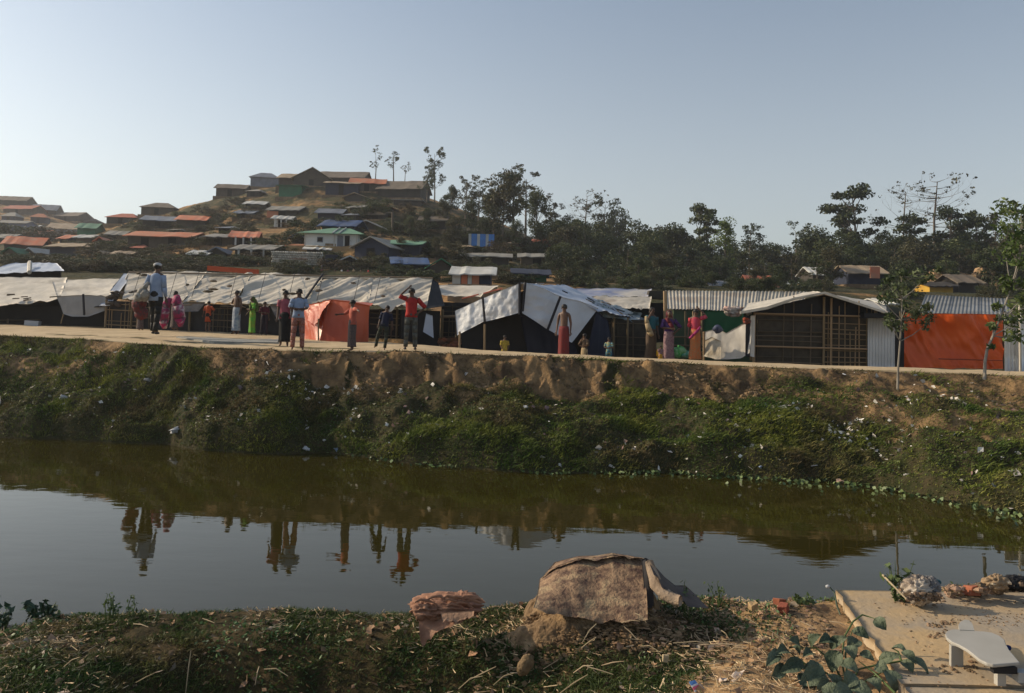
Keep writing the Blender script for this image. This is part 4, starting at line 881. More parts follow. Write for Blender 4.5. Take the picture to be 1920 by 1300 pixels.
# --- hut between, bamboo side
r=hutroot(860,640,21.5,'bamboo-walled hut half hidden between the long roof and the white tent')
sheet('roof_sheet',[Q(815,552,20.6),Q(902,553,20.8),Q(935,535,22.5),Q(822,534,22.5)],M_tarp,r,24,12,.05,(1.5,2),0,.03,2,hem=.1)
A=Q(826,652,20.7);B=Q(905,655,20.9);A.z=B.z=1.55; wallbox(r,A,B,1.42,.1,M_black); lattice(r,A,B,1.35,9,9,.017,M_dbam,seed=4)
for x in (828,856): p=Q(x,640,20.5); p.z=1.6; rod('post',p,p+Vector((0,0,1.15)),.045,M_bam,r)
rod('rail',Q(822,594,20.5),Q(860,593,20.5),.04,M_bam,r); 
for i in range(7): x=random.uniform(860,930); rod('stick',Q(x,562-(x-860)*.25,20.4),Q(x+14,558-(x-860)*.25,20.3),.02,mat('red_stick',(.30,.08,.05),rough=.8,bump=0),r)
o=rags(824,860,636,650,20.2,22,'',0,8).ob('crockery',mat('pots',(.35,.12,.05),(.12,.07,.05),.7,7,.2,island=.6),kind='stuff'); tag(o,'jumble of small reddish pots at the foot of the bamboo wall','pots')
S=1.18
# dark side wall under long roof gable
r2=hutroot(770,640,19.7,'dark plastic screen beneath the gable of the longest hut','screen',name='screen')
wallbox(r2,Q(752,650,19.3),Q(822,652,19.6),1.05,.05,M_black,down=.3)
sheet('cloth',[Q(793,622,19.0),Q(813,634,19.0),Q(811,592,19.05),Q(799,588,19.05)],M_tarpb,r2,10,12,.03,(5,3),0,0,6)
S=1.14
# --- white tent
r=hutroot(1000,655,19.0,'large tent with a white tarpaulin front drawn up to a peak over a black entrance',cat='tent',name='tent')
Yf=18.6
poly_sheet('front_sheet',([Q(853,583,Yf+.6),Q(903,560,Yf+.3),Q(940,545,Yf+.1),Q(974,532,Yf)],[Q(857,629,Yf+.45),Q(905,604,Yf+.25),Q(940,596,Yf+.1),Q(976,586,Yf-.05)]),M_white,r,(0,-1,.1),.08,2,60,34,(4,2.5))
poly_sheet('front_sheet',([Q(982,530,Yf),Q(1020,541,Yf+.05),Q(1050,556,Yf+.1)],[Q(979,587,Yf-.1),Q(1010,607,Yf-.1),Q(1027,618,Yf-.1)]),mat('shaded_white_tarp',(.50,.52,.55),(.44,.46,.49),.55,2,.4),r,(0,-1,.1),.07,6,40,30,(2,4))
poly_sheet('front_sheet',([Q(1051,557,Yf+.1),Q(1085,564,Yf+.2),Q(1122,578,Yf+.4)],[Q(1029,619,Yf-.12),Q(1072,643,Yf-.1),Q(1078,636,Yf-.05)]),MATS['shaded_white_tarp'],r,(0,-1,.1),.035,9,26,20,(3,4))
for a_,c_ in (((974,531),(974,590)),((985,530),(980,584)),((1051,556),(1027,618)),((905,558),(909,604))):
    rod('strap',Q(*a_,Yf-.12),Q(*c_,Yf-.2),.035,M_rope,r)
sheet('roof_sheet',[Q(1122,580,Yf+.3),Q(1212,600,21.5),Q(1062,534,23),Q(984,530,Yf)],M_tarpb,r,30,26,.06,(2,1.5),.3,.03,4,hem=.1)
sheet('roof_sheet',[Q(855,583,Yf+.65),Q(975,531,Yf+.02),Q(1020,531,23),Q(920,560,23)],M_white,r,20,16,.03)
sheet('roof_patch',[Q(1100,576,Yf+.4),Q(1150,596,20),Q(1190,585,21),Q(1120,560,21)],mat('teal_patch',(.20,.28,.30),(.42,.43,.43),.7,5,.5,c3=(.05,.06,.07)),r,22,16,.07,(4,4),0,0,7)
sheet('roof_patch',[Q(1140,590,20),Q(1196,604,20.4),Q(1205,586,21.5),Q(1150,572,21.5)],MATS['teal_patch'],r,20,12,.08,(4,4),0,0,9)
for i in range(22):
    x=random.uniform(1040,1190); y=545+(x-1040)*.26+random.uniform(-5,8); rod('stick',Q(x,y,20.3),Q(x+random.uniform(8,20),y+random.uniform(3,9),20.3),.018,random.choice([M_rope,M_bam,M_tarpb]),r)
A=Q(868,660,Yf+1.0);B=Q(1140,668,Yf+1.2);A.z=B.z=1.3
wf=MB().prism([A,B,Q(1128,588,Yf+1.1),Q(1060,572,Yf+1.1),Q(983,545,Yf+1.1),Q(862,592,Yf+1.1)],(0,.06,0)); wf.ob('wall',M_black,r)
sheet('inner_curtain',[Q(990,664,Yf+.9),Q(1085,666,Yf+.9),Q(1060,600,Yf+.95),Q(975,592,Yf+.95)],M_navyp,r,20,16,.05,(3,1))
sheet('side_curtain',[Q(1100,668,Yf+.3),Q(1152,668,Yf+.8),Q(1140,600,Yf+.7),Q(1120,584,Yf+.4)],M_navyp,r,14,16,.06,(4,.8))
for x,t_ in ((909,608),(862,622)): p=Q(x,655,Yf+.1); p.z=1.5; rod('post',p,Q(x,t_,Yf+.15),.03,M_bam,r)
S=1.12
# --- hut right of the tent
r=hutroot(1180,662,21.2,'brown-walled hut right of the white tent with a rickety patched roof')
A=Q(1138,664,20.6);B=Q(1222,668,20.8);A.z=B.z=1.25; wallbox(r,A,B,1.35,.1,M_weave); lattice(r,A,B,1.3,7,6,.014,M_dbam,seed=9)
for x in (1150,1176,1216): p=Q(x,660,20.45); p.z=1.3; rod('post',p,p+Vector((0,0,1.35)),.03,M_bam,r)
sheet('roof_sheet',[Q(1100,583,21.4),Q(1218,576,21.4),Q(1222,556,24),Q(1110,554,24)],M_zincold,r,30,12,.06,(5,.6),-.6,0,3,hem=.1)
S=1.05
r=hutroot(1150,560,27,'dark hut with a blue sheet roof glimpsed behind the tent','hut')
sheet('roof_sheet',[Q(1085,557,26),Q(1215,556,26),Q(1222,541,28.5),Q(1075,541,28.5)],mat('faded_blue_tarp',(.14,.17,.30),(.26,.28,.34),.6,1,.4,c3=(.38,.36,.33)),r,20,8,.05)
wallbox(r,Q(1085,600,27),Q(1245,600,27),.6,.1,M_black)
MB().prism([Q(1214,560,26.3),Q(1246,562,26.3),Q(1246,546,26.3),Q(1218,545,26.3)],(0,.4,0)).ob('side_wall',M_weave,r)
S=1.1
# --- long sheet-roofed hut
r=hutroot(1340,640,23,'long hut with a corrugated grey roof and green front behind the three women')
Yr=22.6
for i in range(6):
    f0=i/6;f1=(i+1)/6
    bl=Q(1250,579,Yr).lerp(Q(1500,588,Yr-.3),f0);br=Q(1250,579,Yr).lerp(Q(1500,588,Yr-.3),f1+.01);tl=Q(1247,545,Yr+2).lerp(Q(1510,547,Yr+1.6),f0);tr=Q(1247,545,Yr+2).lerp(Q(1510,547,Yr+1.6),f1+.01)
    corr('roof_sheet',[bl+Vector((0,0,.012*(i%2))),br+Vector((0,0,.012*(i%2))),tr,tl],M_zincold,r,7,.014)
A=Q(1262,650,22.7);B=Q(1420,655,22.6);A.z=B.z=1.1; wallbox(r,A,B,1.9,.1,M_green)
sheet('green_sheet',[Q(1318,655,22.5),Q(1385,655,22.4),Q(1395,584,22.4),Q(1322,582,22.5)],mat('bright_green_tarp',(.015,.12,.045),(.015,.09,.035),.5,1.5,.4),r,20,16,.05,(2,2))
for x in (1285,1300,1316): rod('post',Q(x,655,22.4),Q(x,584,22.4),.03,M_bam,r)
for y in (632,648,660): rod('rail',Q(1262,y,22.35),Q(1325,y+1,22.35),.03,M_bam,r)
rod('corner_post',Q(1249,668,22.4),Q(1247,546,22.5),.06,M_bam,r)
o=rags(1365,1405,576,592,21,16,'',0,12).ob('roof_scraps',mat('roof_scraps',(.42,.25,.18),(.55,.52,.46),.8,6,.3,island=.6),kind='stuff'); tag(o,'brown and white scraps caught between two roof corners','scraps')
S=1.1
# hanging cloth screen
r=hutroot(1365,670,18.9,'pale cloth screen strung between posts beside the bamboo hut','cloth screen',name='cloth_screen')
poly_sheet('cloth',([Q(1322,622,19.2),Q(1345,616,19.1),Q(1362,625,19),Q(1385,612,18.9),Q(1412,596,18.7)],[Q(1318,664,19.1),Q(1340,674,18.9),Q(1365,674,18.8),Q(1390,672,18.7),Q(1405,662,18.6)]),M_cloth,r,(0,-1,0),.05,3,40,20,(3,1.5))
poly_sheet('cloth',([Q(1318,640,19.0),Q(1335,632,18.9),Q(1352,640,18.8)],[Q(1318,668,18.9),Q(1336,672,18.75),Q(1350,674,18.7)]),mat('soiled_cloth',(.50,.45,.36),(.34,.28,.2),.85,6,.5),r,(0,-1,0),.06,8,20,12,(5,4))
for x in (1320,1408): rod('post',Q(x,676,18.9),Q(x,600 if x>1400 else 622,18.9),.03,M_bam,r)
for x,mm in ((1402,M_black),(1411,M_cloth)): sheet('hanging_strip',[Q(x-4,668,18.6),Q(x+4,670,18.6),Q(x+5,592,18.7),Q(x-3,592,18.7)],mm,r,6,14,.03)
for nm,px,py,c1,c2,rr_,lb,ct in (('bundle',1345,619,(.02,.03,.08),(.12,.13,.17),.12,'dark blue and white bundle lying on top of the cloth screen','bundle'),('bundle',1400,603,(.30,.05,.02),(.08,.04,.03),.08,'red-brown rag bundle at the corner of the bamboo hut roof','bundle'),
    ('cloth_bag',1273,661,(.04,.30,.06),(.25,.45,.25),.17,'bright green cloth bag on the ground between the women','bag'),('cloth_bag',1288,667,(.03,.28,.2),(.3,.4,.3),.12,'smaller green bundle beside the red-dressed woman','bag'),('yellow_bag',1240,664,(.75,.42,.03),(.6,.25,.02),.12,'small yellow bag by the feet of the purple-dressed woman','bag')):
    p=Q(px,py,18.7); b=MB(); 
    for i in range(5): b.ell((random.uniform(-.07,.07),random.uniform(-.05,.05),random.uniform(-.03,.05)),(rr_*random.uniform(.7,1),rr_*.7,rr_*random.uniform(.6,.8)),10,7,.12,random)
    b.path([(0,0,rr_*.6),(.02,0,rr_*1.05)],[rr_*.25,rr_*.3])
    o=b.ob(nm,mat('bundle_'+str(px),c1,c2,.8,9,.5),smooth=True); o.location=p; tag(o,lb,ct)
# --- bamboo hut on the right
r=hutroot(1525,686,18.9,'bamboo-lattice hut with a low gabled white-edged roof and tin door right of centre')
Yw=18.9; A=Q(1412,690,Yw);B=Q(1640,692,Yw);A.z=B.z=1.12; H_=Q(1412,586,Yw).z-1.12
wallbox(r,A,B,H_,.08,M_weave,down=.3)
pk=Q(1546,553,Yw); MB().prism([A+Vector((0,0,H_)),B+Vector((0,0,H_)),Q(1655,586,Yw),pk,Q(1408,584,Yw)],(0,.08,0)).ob('gable',M_black,r)
def gt(t): return H_+max(0,(pk.z-1.12-H_)*(1-abs(t-.58)/.58)*.9)
lattice(r,A,A.lerp(B,.56),H_,13,4,.016,M_dbam,top=gt,seed=31,skip=.05); lattice(r,A.lerp(B,.58),B,H_,12,9,.017,M_bam,top=gt,seed=33,skip=.05)
for f0 in (.0,.57,.63,.995): p=A.lerp(B,f0)+Vector((0,-.07,0)); rod('post',p,p+Vector((0,0,gt(f0))),.03 if f0<.9 else .045,M_bam,r)
for z0 in (.02,.5,.985): rod('rail',A+Vector((0,-.09,H_*z0)),B+Vector((0,-.09,H_*z0)),.024,M_bam,r)
sheet('roof_sheet',[Q(1388,587,Yw-.35),Q(1547,549,Yw-.4),Q(1525,546,Yw+3),Q(1400,570,Yw+3)],M_tarp,r,30,20,.03,(2,2),0,0,2)
sheet('roof_sheet',[Q(1547,549,Yw-.4),Q(1672,590,Yw-.35),Q(1640,566,Yw+3),Q(1527,546,Yw+3)],M_tarp,r,24,16,.02,(2,2),0,0,3)
MB().prism([Q(1388,589,Yw-.36),Q(1440,580,Yw-.37),Q(1490,563,Yw-.38),Q(1547,551,Yw-.42),Q(1547,547,Yw-.42),Q(1489,558,Yw-.38),Q(1438,575,Yw-.37),Q(1388,584,Yw-.36)],(0,.03,0)).ob('roof_edge',M_tarp,r)
MB().prism([Q(1547,552,Yw-.42),Q(1672,592,Yw-.36),Q(1672,588,Yw-.36),Q(1547,547,Yw-.42)],(0,.03,0)).ob('roof_edge',M_tarp,r)
MB().prism([Q(1620,597,Yw-.3),Q(1686,597,Yw-.3),Q(1686,588,Yw-.3),Q(1620,587,Yw-.3)],(0,.5,0)).ob('door_lintel',M_black,r)
C1=Q(1627,690,Yw-.12);C2=Q(1678,691,Yw-.12);C1.z=C2.z=1.12
corr('door',[C1,C2,Q(1678,597,Yw-.12),Q(1627,597,Yw-.12)],M_metal,r,9,.014)
MB().box(tuple(Q(1678,692,Yw-.1)),tuple(Q(1688,595,Yw+.1))).ob('door_post',M_black,r)
S=1.165
# --- orange screen
r=hutroot(1788,690,18.9,'long bright orange tarpaulin screen hung between posts at right','tarpaulin',name='tarpaulin')
sheet('sheet',[Q(1690,690,18.8),Q(1881,692,18.55),Q(1880,590,18.6),Q(1690,586,18.85)],mat('bright_orange_tarp',(.78,.125,.018),(.62,.085,.012),.42,1.2,.35,5,spec=.4),r,110,60,.26,(1.3,.7),.45,.10,41,hem=.05)
for i,(a_,c_) in enumerate(((1700,1760),(1775,1800),(1860,1790))):
    pass
rod('bottom_rail',Q(1760,673,18.5),Q(1880,676,18.35),.018,M_orange,r)
for x in (1689,1883): rod('post',Q(x,694,18.6),Q(x,584,18.6),.04,M_dbam,r)
S=1.14
# roof behind it
r=hutroot(1800,575,21.5,'grey sheet roof showing above the orange screen')
for i in range(3):
    f0=i/3;f1=(i+1)/3+.01; a0=Q(1720,590,20.6);a1=Q(1895,592,20.4);b0=Q(1735,553,22.6);b1=Q(1888,560,22.4)
    corr('roof_sheet',[a0.lerp(a1,f0),a0.lerp(a1,f1),b0.lerp(b1,f1),b0.lerp(b1,f0)],mat('dull_zinc',(.22,.225,.225),(.15,.155,.155),.6,2,.2,c3=(.22,.23,.24),metal=.1),r,8,.010)
wallbox(r,Q(1700,640,20.9),Q(1890,640,20.9),.55,.1,M_black)
S=1.065
# metal wall at right edge
r=hutroot(1930,696,18.3,'upright shiny corrugated metal sheets at the right edge','fence',name='sheet_fence')
for i,(x0_,x1_,yt) in enumerate(((1884,1913,586),(1914,1950,578),(1951,2000,580))):
    C1=Q(x0_,697,18.4-.2*(i%2));C2=Q(x1_,698,18.5); C1.z=C2.z=1.45
    corr('metal_sheet',[C1,C2,Q(x1_,yt,18.5),Q(x0_,yt,18.4-.2*(i%2))],mat('bright_zinc',(.56,.58,.60),(.46,.48,.5),.35,2,.1,metal=.4),r,4,.022)
rod('post',Q(1913,698,18.2),Q(1912,572,18.25),.03,M_tarp,r)
# ================================================================ SAPLINGS BY THE PATH
def sapling(pts,Y,r0,crown,leaf,label,col,seed,nl=60,lr=.12):
    rg=np.random.default_rng(seed); q=random.Random(seed)
    W=[P(x,y,Y+dy) for x,y,dy in pts]; root=empty('sapling',W[0],label,'sapling'); b=MB(); n=len(W); b.path(W,[r0*(1-.75*i/(n-1)) for i in range(n)],7); b.ob('trunk',M_pale_bark,root)
    pp=[];br=MB()
    for (x,y,dy,rad) in crown:
        c=P(x,y,Y+dy); k=min(W[1:],key=lambda p:(p-c).length+ (0 if p.z<c.z else .4)); br.path([k,k.lerp(c,.5)+Vector((0,0,-.03)),c],[.012,.009,.004],4)
        d=rg.normal(size=(nl,3)); d/=np.linalg.norm(d,axis=1)[:,None]; pp.append(np.array(c)[None]+d*(rg.random(nl)**.5)[:,None]*np.array([rad,rad,rad*.8]))
    br.ob('branches',M_pale_bark,root,kind='stuff')
    V,Fq=leaves(np.concatenate(pp),leaf,rg,.38,-.5); m=leafm(col[0],col[1],col[2],.45)
    ob('crown',mesh_np('crown',V,Fq),m,root); return root
q=random.Random(11)
cr=[(q.gauss(1692,19),q.uniform(512,612),q.uniform(-.4,.4),q.uniform(.10,.2)) for i in range(15)]+[(1742,598,0,.16),(1725,580,0,.18),(1655,560,0,.14),(1660,530,0,.12),(1745,520,.1,.1),(1728,528,.1,.1),(1760,505,.2,.06),(1676,610,0,.14),(1735,610,-.1,.13)]
sapling([(1683,732,.2),(1684,690,.15),(1688,640,.1),(1690,600,0),(1692,560,0),(1690,520,0)],15.3,.024,cr,.10,'slender sapling with straight pale stem and drooping leaves, before the tin door',('sap_leaf',(.045,.07,.025),(.09,.11,.045)),5,48)
cr=[(q.uniform(1878,1935),q.uniform(385,640),q.uniform(-.5,.5),q.uniform(.14,.3)) for i in range(28)]+[(1870,575,0,.1),(1862,612,0,.1),(1880,600,0,.16),(1858,650,0,.07),(1885,540,0,.15),(1893,470,0,.15)]
sapling([(1846,712,.0),(1847,680,0),(1851,655,0),(1862,630,0),(1874,600,0),(1896,540,0),(1915,470,0),(1915,400,0)],15.0,.032,cr,.11,'leaning bright green sapling at the right edge, its crooked stem before the orange screen',('bright_sap_leaf',(.055,.095,.02),(.10,.13,.035)),8,52)
# ================================================================ PEOPLE
M_skin=mat('skin',(.11,.056,.033),(.085,.043,.026),.55,6,0,spec=.4); M_hair=mat('hair',(.010,.008,.007),(.018,.014,.012),.5,20,.3)
def lim(a): return Vector(a)
ARM={'down':((.205,.02,1.13),(.215,-.05,.88)),'head':((.34,-.04,1.48),(.11,-.02,1.70)),'hip':((.38,.05,1.18),(.19,-.05,1.02)),'fwd':((.22,-.20,1.24),(.17,-.43,1.22)),'side':((.42,0,1.38),(.66,-.03,1.34)),
 'cross':((.24,-.06,1.16),(-.03,-.19,1.14)),'chin':((.23,-.13,1.18),(.07,-.15,1.42)),'out':((.26,0,1.15),(.33,-.05,.92)),'face':((.25,-.18,1.30),(.08,-.15,1.56)),'low':((.22,-.02,1.13),(.12,-.20,.95))}
def cloth_loft(rings,m,name,par,fold=0,nf=9,seed=0,seg=26,dx=None):
    q=random.Random(seed); b=MB(); ph=q.uniform(0,6)
    V=[]
    for j,(cx,cy,z,rx,ry) in enumerate(rings):
        a_=fold*j/(len(rings)-1)
        for i in range(seg):
            t=2*PI*i/seg; k=1+a_*math.sin(t*nf+ph+j*.35)+a_*.6*math.sin(t*(nf*1.7)+ph*2); V.append((cx+rx*k*math.cos(t),cy+ry*k*math.sin(t),z))
    Fs=[((j*seg+i),(j*seg+(i+1)%seg),((j+1)*seg+(i+1)%seg),((j+1)*seg+i)) for j in range(len(rings)-1) for i in range(seg)]
    Fs+=[tuple(range(seg-1,-1,-1)),tuple((len(rings)-1)*seg+i for i in range(seg))]
    return b.add(V,Fs).ob(name,m,par,smooth=True,rel=False)
def person(px,pyf,pyh,Y,label,face=0,aL='down',aR='down',top=None,bot=None,bm=None,shoes=0,hair='short',cap=None,veil=None,fem=0,stride=.0,lean=0,turn=0,extra=None,group=None,bent=0,sit=0,spread=.10):
    """px = column, pyf = row of the feet, pyh = row of the top of the head, Y = distance. face = heading in degrees, 0 looks at the camera"""
    f=P(px,pyf,Y); h=P(px,pyh,Y).z-f.z; k=h/1.70
    r=empty('person',f,label,'person',group,math.radians(face)); r.rotation_euler=(0,math.radians(lean),math.radians(face)); r.scale=(k,k,k)
    bx=-.12*bent
    J={'pel':(0,0,.93),'wai':(0,-.01,1.06),'che':(0,bx*.6,1.27),'nb':(0,bx-.0,1.43),'nk':(0,bx-.015,1.50),'hd':(turn*.01,bx-.03,1.585),'ht':(turn*.01,bx-.025,1.645)}
    R={'pel':(.125,.10),'wai':(.11,.085),'che':(.135,.10),'nb':(.075,.07),'nk':(.048,.05),'hd':(.078,.092),'ht':(.058,.07)}
    E=[('pel','wai'),('wai','che'),('che','nb'),('nb','nk'),('nk','hd'),('hd','ht')]
    for s_,nm,arm in ((-1,'L',aL),(1,'R',aR)):
        e,w_=ARM[arm]; J['sh'+nm]=(.155*s_,bx,1.40);R['sh'+nm]=(.058,.055)
        J['el'+nm]=(e[0]*s_,e[1]+bx,e[2]);R['el'+nm]=(.038,.038); J['wr'+nm]=(w_[0]*s_,w_[1]+bx,w_[2]);R['wr'+nm]=(.024,.024)
        d=(Vector(J['wr'+nm])-Vector(J['el'+nm])).normalized(); J['pa'+nm]=tuple(Vector(J['wr'+nm])+d*.075);R['pa'+nm]=(.030,.022)
        fy=-stride*s_ ; 
        J['hi'+nm]=(.085*s_,0,.86);R['hi'+nm]=(.088,.09); J['kn'+nm]=(spread*.9*s_,fy*.5-.02,.48);R['kn'+nm]=(.055,.058); J['an'+nm]=(spread*s_,fy+.02,.085);R['an'+nm]=(.034,.036); J['to'+nm]=(spread*1.15*s_,fy-.13,.035);R['to'+nm]=(.032,.022)
        E+=[('nb','sh'+nm),('sh'+nm,'el'+nm),('el'+nm,'wr'+nm),('wr'+nm,'pa'+nm),('pel','hi'+nm),('hi'+nm,'kn'+nm),('kn'+nm,'an'+nm),('an'+nm,'to'+nm)]
    names=list(J); me=bpy.data.meshes.new('body'); me.from_pydata([J[n] for n in names],[(names.index(a),names.index(c)) for a,c in E],[])
    o=bpy.data.objects.new('body',me); C.objects.link(o); md=o.modifiers.new('skin','SKIN'); sv=me.skin_vertices
    if not sv: 
        import bmesh as _b; bm_=_b.new(); bm_.from_mesh(me); bm_.verts.layers.skin.verify(); bm_.to_mesh(me); bm_.free(); sv=me.skin_vertices
    for i,n in enumerate(names): sv[0].data[i].radius=R[n]; sv[0].data[i].use_root=(n=='pel')
    md.use_smooth_shade=True; s2=o.modifiers.new('sub','SUBSURF'); s2.levels=1
    dg=bpy.context.evaluated_depsgraph_get(); me2=bpy.data.meshes.new_from_object(o.evaluated_get(dg)); bpy.data.objects.remove(o)
    b=MB(); b.v=[tuple(v.co) for v in me2.vertices]; b.f=[tuple(p.vertices) for p in me2.polygons]
    for nm,s_ in (('L',-1),('R',1)):   # fingers rooted in the palm, each its own length, curled a little; thumb off the side
        w_=Vector(J['wr'+nm]);p_=Vector(J['pa'+nm]); d=(p_-w_).normalized(); sd_=d.cross(Vector((0,1,0))); sd_=sd_.normalized() if sd_.length>.1 else Vector((1,0,0)); nn=d.cross(sd_)
        for i,L_ in enumerate((.062,.075,.070,.052)):
            a_=p_+sd_*(i-1.5)*.016-d*.01; m_=a_+d*L_*.55; b.path([a_,m_,m_+(d*.8+nn*.5)*L_*.5],[.0085,.0075,.006],5)
        b.path([w_+d*.02+sd_*.02*s_,w_+d*.055+sd_*.045*s_,w_+d*.085+sd_*.05*s_],[.011,.009,.007],5)
    hx,hy=J['hd'][0],J['hd'][1]
    b.bar((hx,hy-.088,1.60),(hx,hy-.112,1.572),.010,.017,5); b.ell((hx-.080,hy,1.585),(.014,.02,.03),6,4); b.ell((hx+.080,hy,1.585),(.014,.02,.03),6,4)
    body=b.ob('body',M_skin,r,smooth=True,rel=False)
    eb_=MB(); [eb_.ell((hx+sx*.03,hy-.088,1.602),(.011,.008,.007),6,4) for sx in (-1,1)]; eb_.bar((hx-.024,hy-.092,1.545),(hx+.024,hy-.092,1.545),.006,.006,5)
    eb_.ob('face_features',M_hair,r,kind='stuff',rel=False)
    if hair:
        hb=MB().ell((hx,hy+.018,1.632),(.090,.104,.082),14,9,.04,random)
        if hair=='long': hb.ell((hx,hy+.07,1.56),(.07,.06,.10),10,7)
        hb.ob('hair',M_hair,r,smooth=True,rel=False)
    if cap: MB().ell((hx,hy+.01,1.665),(.098,.108,.055),14,8).ob('cap',cap,r,smooth=True,rel=False)
    if top:
        tm,tl,sl=top   # material, hem height, sleeve length 0..1
        w0=.150 if not fem else .14
        cloth_loft([(0,bx*.05,tl,w0+.025,.125),(0,bx*.1,tl+(1.05-tl)*.6,w0+.008,.115),(0,bx*.3,1.08,w0-.002,.108),(0,bx*.6,1.25,w0+.012,.120),(0,bx*.9,1.37,w0+.022,.108),(0,bx,1.425,.135,.088),(0,bx,1.465,.068,.066)],tm,'shirt' if not fem else 'blouse',r,-.0,7,int(px))
        for nm in 'LR':
            a_=Vector(J['sh'+nm]);e_=Vector(J['el'+nm]);w_=Vector(J['wr'+nm]); sb=MB()
            if sl<=.5: sb.path([a_+Vector((0,0,.01)),a_.lerp(e_,.5),a_.lerp(e_,sl*2)],[.070,.066,.062],10)
            else: sb.path([a_+Vector((0,0,.01)),e_,e_.lerp(w_,(sl-.5)*1.9)],[.068,.056,.042],10)
            sb.ob('sleeve',tm,r,smooth=True,rel=False)
    if bot in('lungi','skirt'):
        hem=.10 if bot=='skirt' else .16; wd=.20 if bot=='skirt' else .165
        cloth_loft([(0,0,1.05,.142,.112),(0,0,.95,.158,.128),(0,0,.80,.165,.135),(0,-.01,.5,.16,.125),(0,-.0,hem+.05,wd,.135),(0,0,hem,wd+.005,.14)][::-1][::-1],bm,'lungi' if bot=='lungi' else 'skirt',r,.09,7,int(px)+3)
    elif bot in('trousers','shorts'):
        cloth_loft([(0,0,1.04,.140,.110),(0,0,.95,.150,.120),(0,0,.84,.150,.118),(0,0,.80,.12,.10)],bm,'waistband',r,0)
        for nm in 'LR':
            a_=Vector(J['hi'+nm]);n_=Vector(J['kn'+nm]);t_=Vector(J['an'+nm])
            if bot=='trousers': MB().path([a_+Vector((0,0,.03)),a_.lerp(n_,.5),n_,n_.lerp(t_,.5),t_],[.095,.085,.072,.064,.062],12).ob('trouser_leg',bm,r,smooth=True,rel=False)
            else: MB().path([a_+Vector((0,0,.03)),a_.lerp(n_,.5),n_+Vector((0,0,.03))],[.096,.09,.088],12).ob('trouser_leg',bm,r,smooth=True,rel=False)
    if shoes:
        for nm in 'LR': t_=Vector(J['to'+nm]);a_=Vector(J['an'+nm]); MB().ell(((t_.x+a_.x)/2,(t_.y+a_.y)/2-.01,.03),(.045,.125,.03),8,5).ob('sandal',M_rope,r,rel=False)
    if veil:
        vb=MB().ell((hx,hy+.03,1.60),(.105,.108,.125),14,10,.03,random); vb.path([(hx,hy+.08,1.58),(.06,.12,1.35),(.10,.13,1.05)],[.10,.12,.10],8); vb.path([(-.10,-.05,1.47),(.0,-.12,1.32),(.12,-.13,1.10)],[.05,.065,.06],8)
        vb.ob('headscarf',veil,r,smooth=True,rel=False); MB().ell((hx,hy-.052,1.59),(.066,.062,.088),12,8).ob('face',M_skin,r,smooth=True,rel=False)
    return r
def fm(n,a,b_=None,s_=10):
    a=tuple(v*.72 for v in a); b_=tuple(v*.72 for v in b_) if b_ else None
    return mat(n,a,b_ or tuple(v*.75 for v in a),.8,s_,.4,14,dist=.01)
F_plaid=fm('dark_plaid',(.06,.05,.05),(.16,.11,.10),26); F_black=fm('black_cloth',(.012,.013,.013)); F_white=fm('white_cloth',(.62,.63,.64),(.5,.5,.52))
F_lblue=fm('light_blue_cloth',(.36,.45,.62),(.30,.38,.54)); F_pinkfl=mat('pink_floral',(.40,.015,.10),(.10,.05,.08),.8,11,.4,14,c3=(.50,.42,.42),dist=.01); F_or=fm('orange_cloth',(.60,.10,.03)); F_green=fm('green_sari',(.08,.42,.04),(.30,.35,.04),6)
F_pink=fm('pink_cloth',(.45,.11,.15),(.36,.08,.11)); F_dred=fm('rust_cloth',(.30,.07,.05),(.38,.22,.18),24); F_red=fm('red_cloth',(.55,.03,.025)); F_navy=fm('navy_cloth',(.012,.02,.06)); F_maroon=fm('maroon_cloth',(.12,.02,.035))
F_bluey=fm('blue_child_cloth',(.08,.30,.45),(.45,.40,.10),14); F_yellow=fm('yellow_cloth',(.60,.45,.06),(.35,.25,.04),18); F_purple=fm('purple_cloth',(.08,.03,.16)); F_mauve=fm('mauve_print',(.20,.10,.13),(.36,.24,.24),22)
F_beige=fm('beige_cloth',(.50,.38,.22)); F_teal=fm('teal_cloth',(.03,.16,.20)); F_sred=fm('scarlet_sari',(.62,.05,.035),(.5,.06,.12),4); F_oprint=fm('orange_print',(.60,.14,.03),(.40,.22,.10),24); F_brown=fm('brown_cloth',(.12,.08,.05)); F_dgreen=fm('dark_green_cloth',(.02,.05,.035))
F_redpr=fm('red_print',(.24,.018,.018),(.16,.04,.04),24); F_grey=fm('grey_trouser',(.06,.065,.06),(.14,.14,.12),12)
a=person(289,627,494,19.0,'man in pale blue shirt and white cap walking away with bags along the path',180,'down','out',(F_lblue,.80,.95),'trousers',F_black,1,'short',F_white,stride=.16)
b=MB(); 
for i in range(7): b.ell((random.uniform(-.12,.12),random.uniform(-.08,.08),random.uniform(-.08,.1)),(.11,.10,.11),10,7,.12,random)
b.path([(0,0,.12),(.12,0,.3)],[.08,.03]); o=b.ob('sack',fm('white_sack',(.50,.48,.43),(.25,.22,.18),14),smooth=True); o.location=P(268,553,18.9); tag(o,'lumpy white sack carried at the left side of the man in the pale blue shirt','sack')
b=MB()
for i in range(6): b.ell((random.uniform(-.14,.14),random.uniform(-.08,.08),random.uniform(-.16,.12)),(.15,.12,.15),10,7,.14,random)
b.path([(0.05,0,.1),(.12,0,.3)],[.08,.03]); o=b.ob('cloth_bag',fm('dark_red_patterned',(.25,.03,.03),(.06,.05,.05),14),smooth=True); o.location=P(264,580,19.3); tag(o,'dark red patterned cloth bag hanging below the white sack','bag')
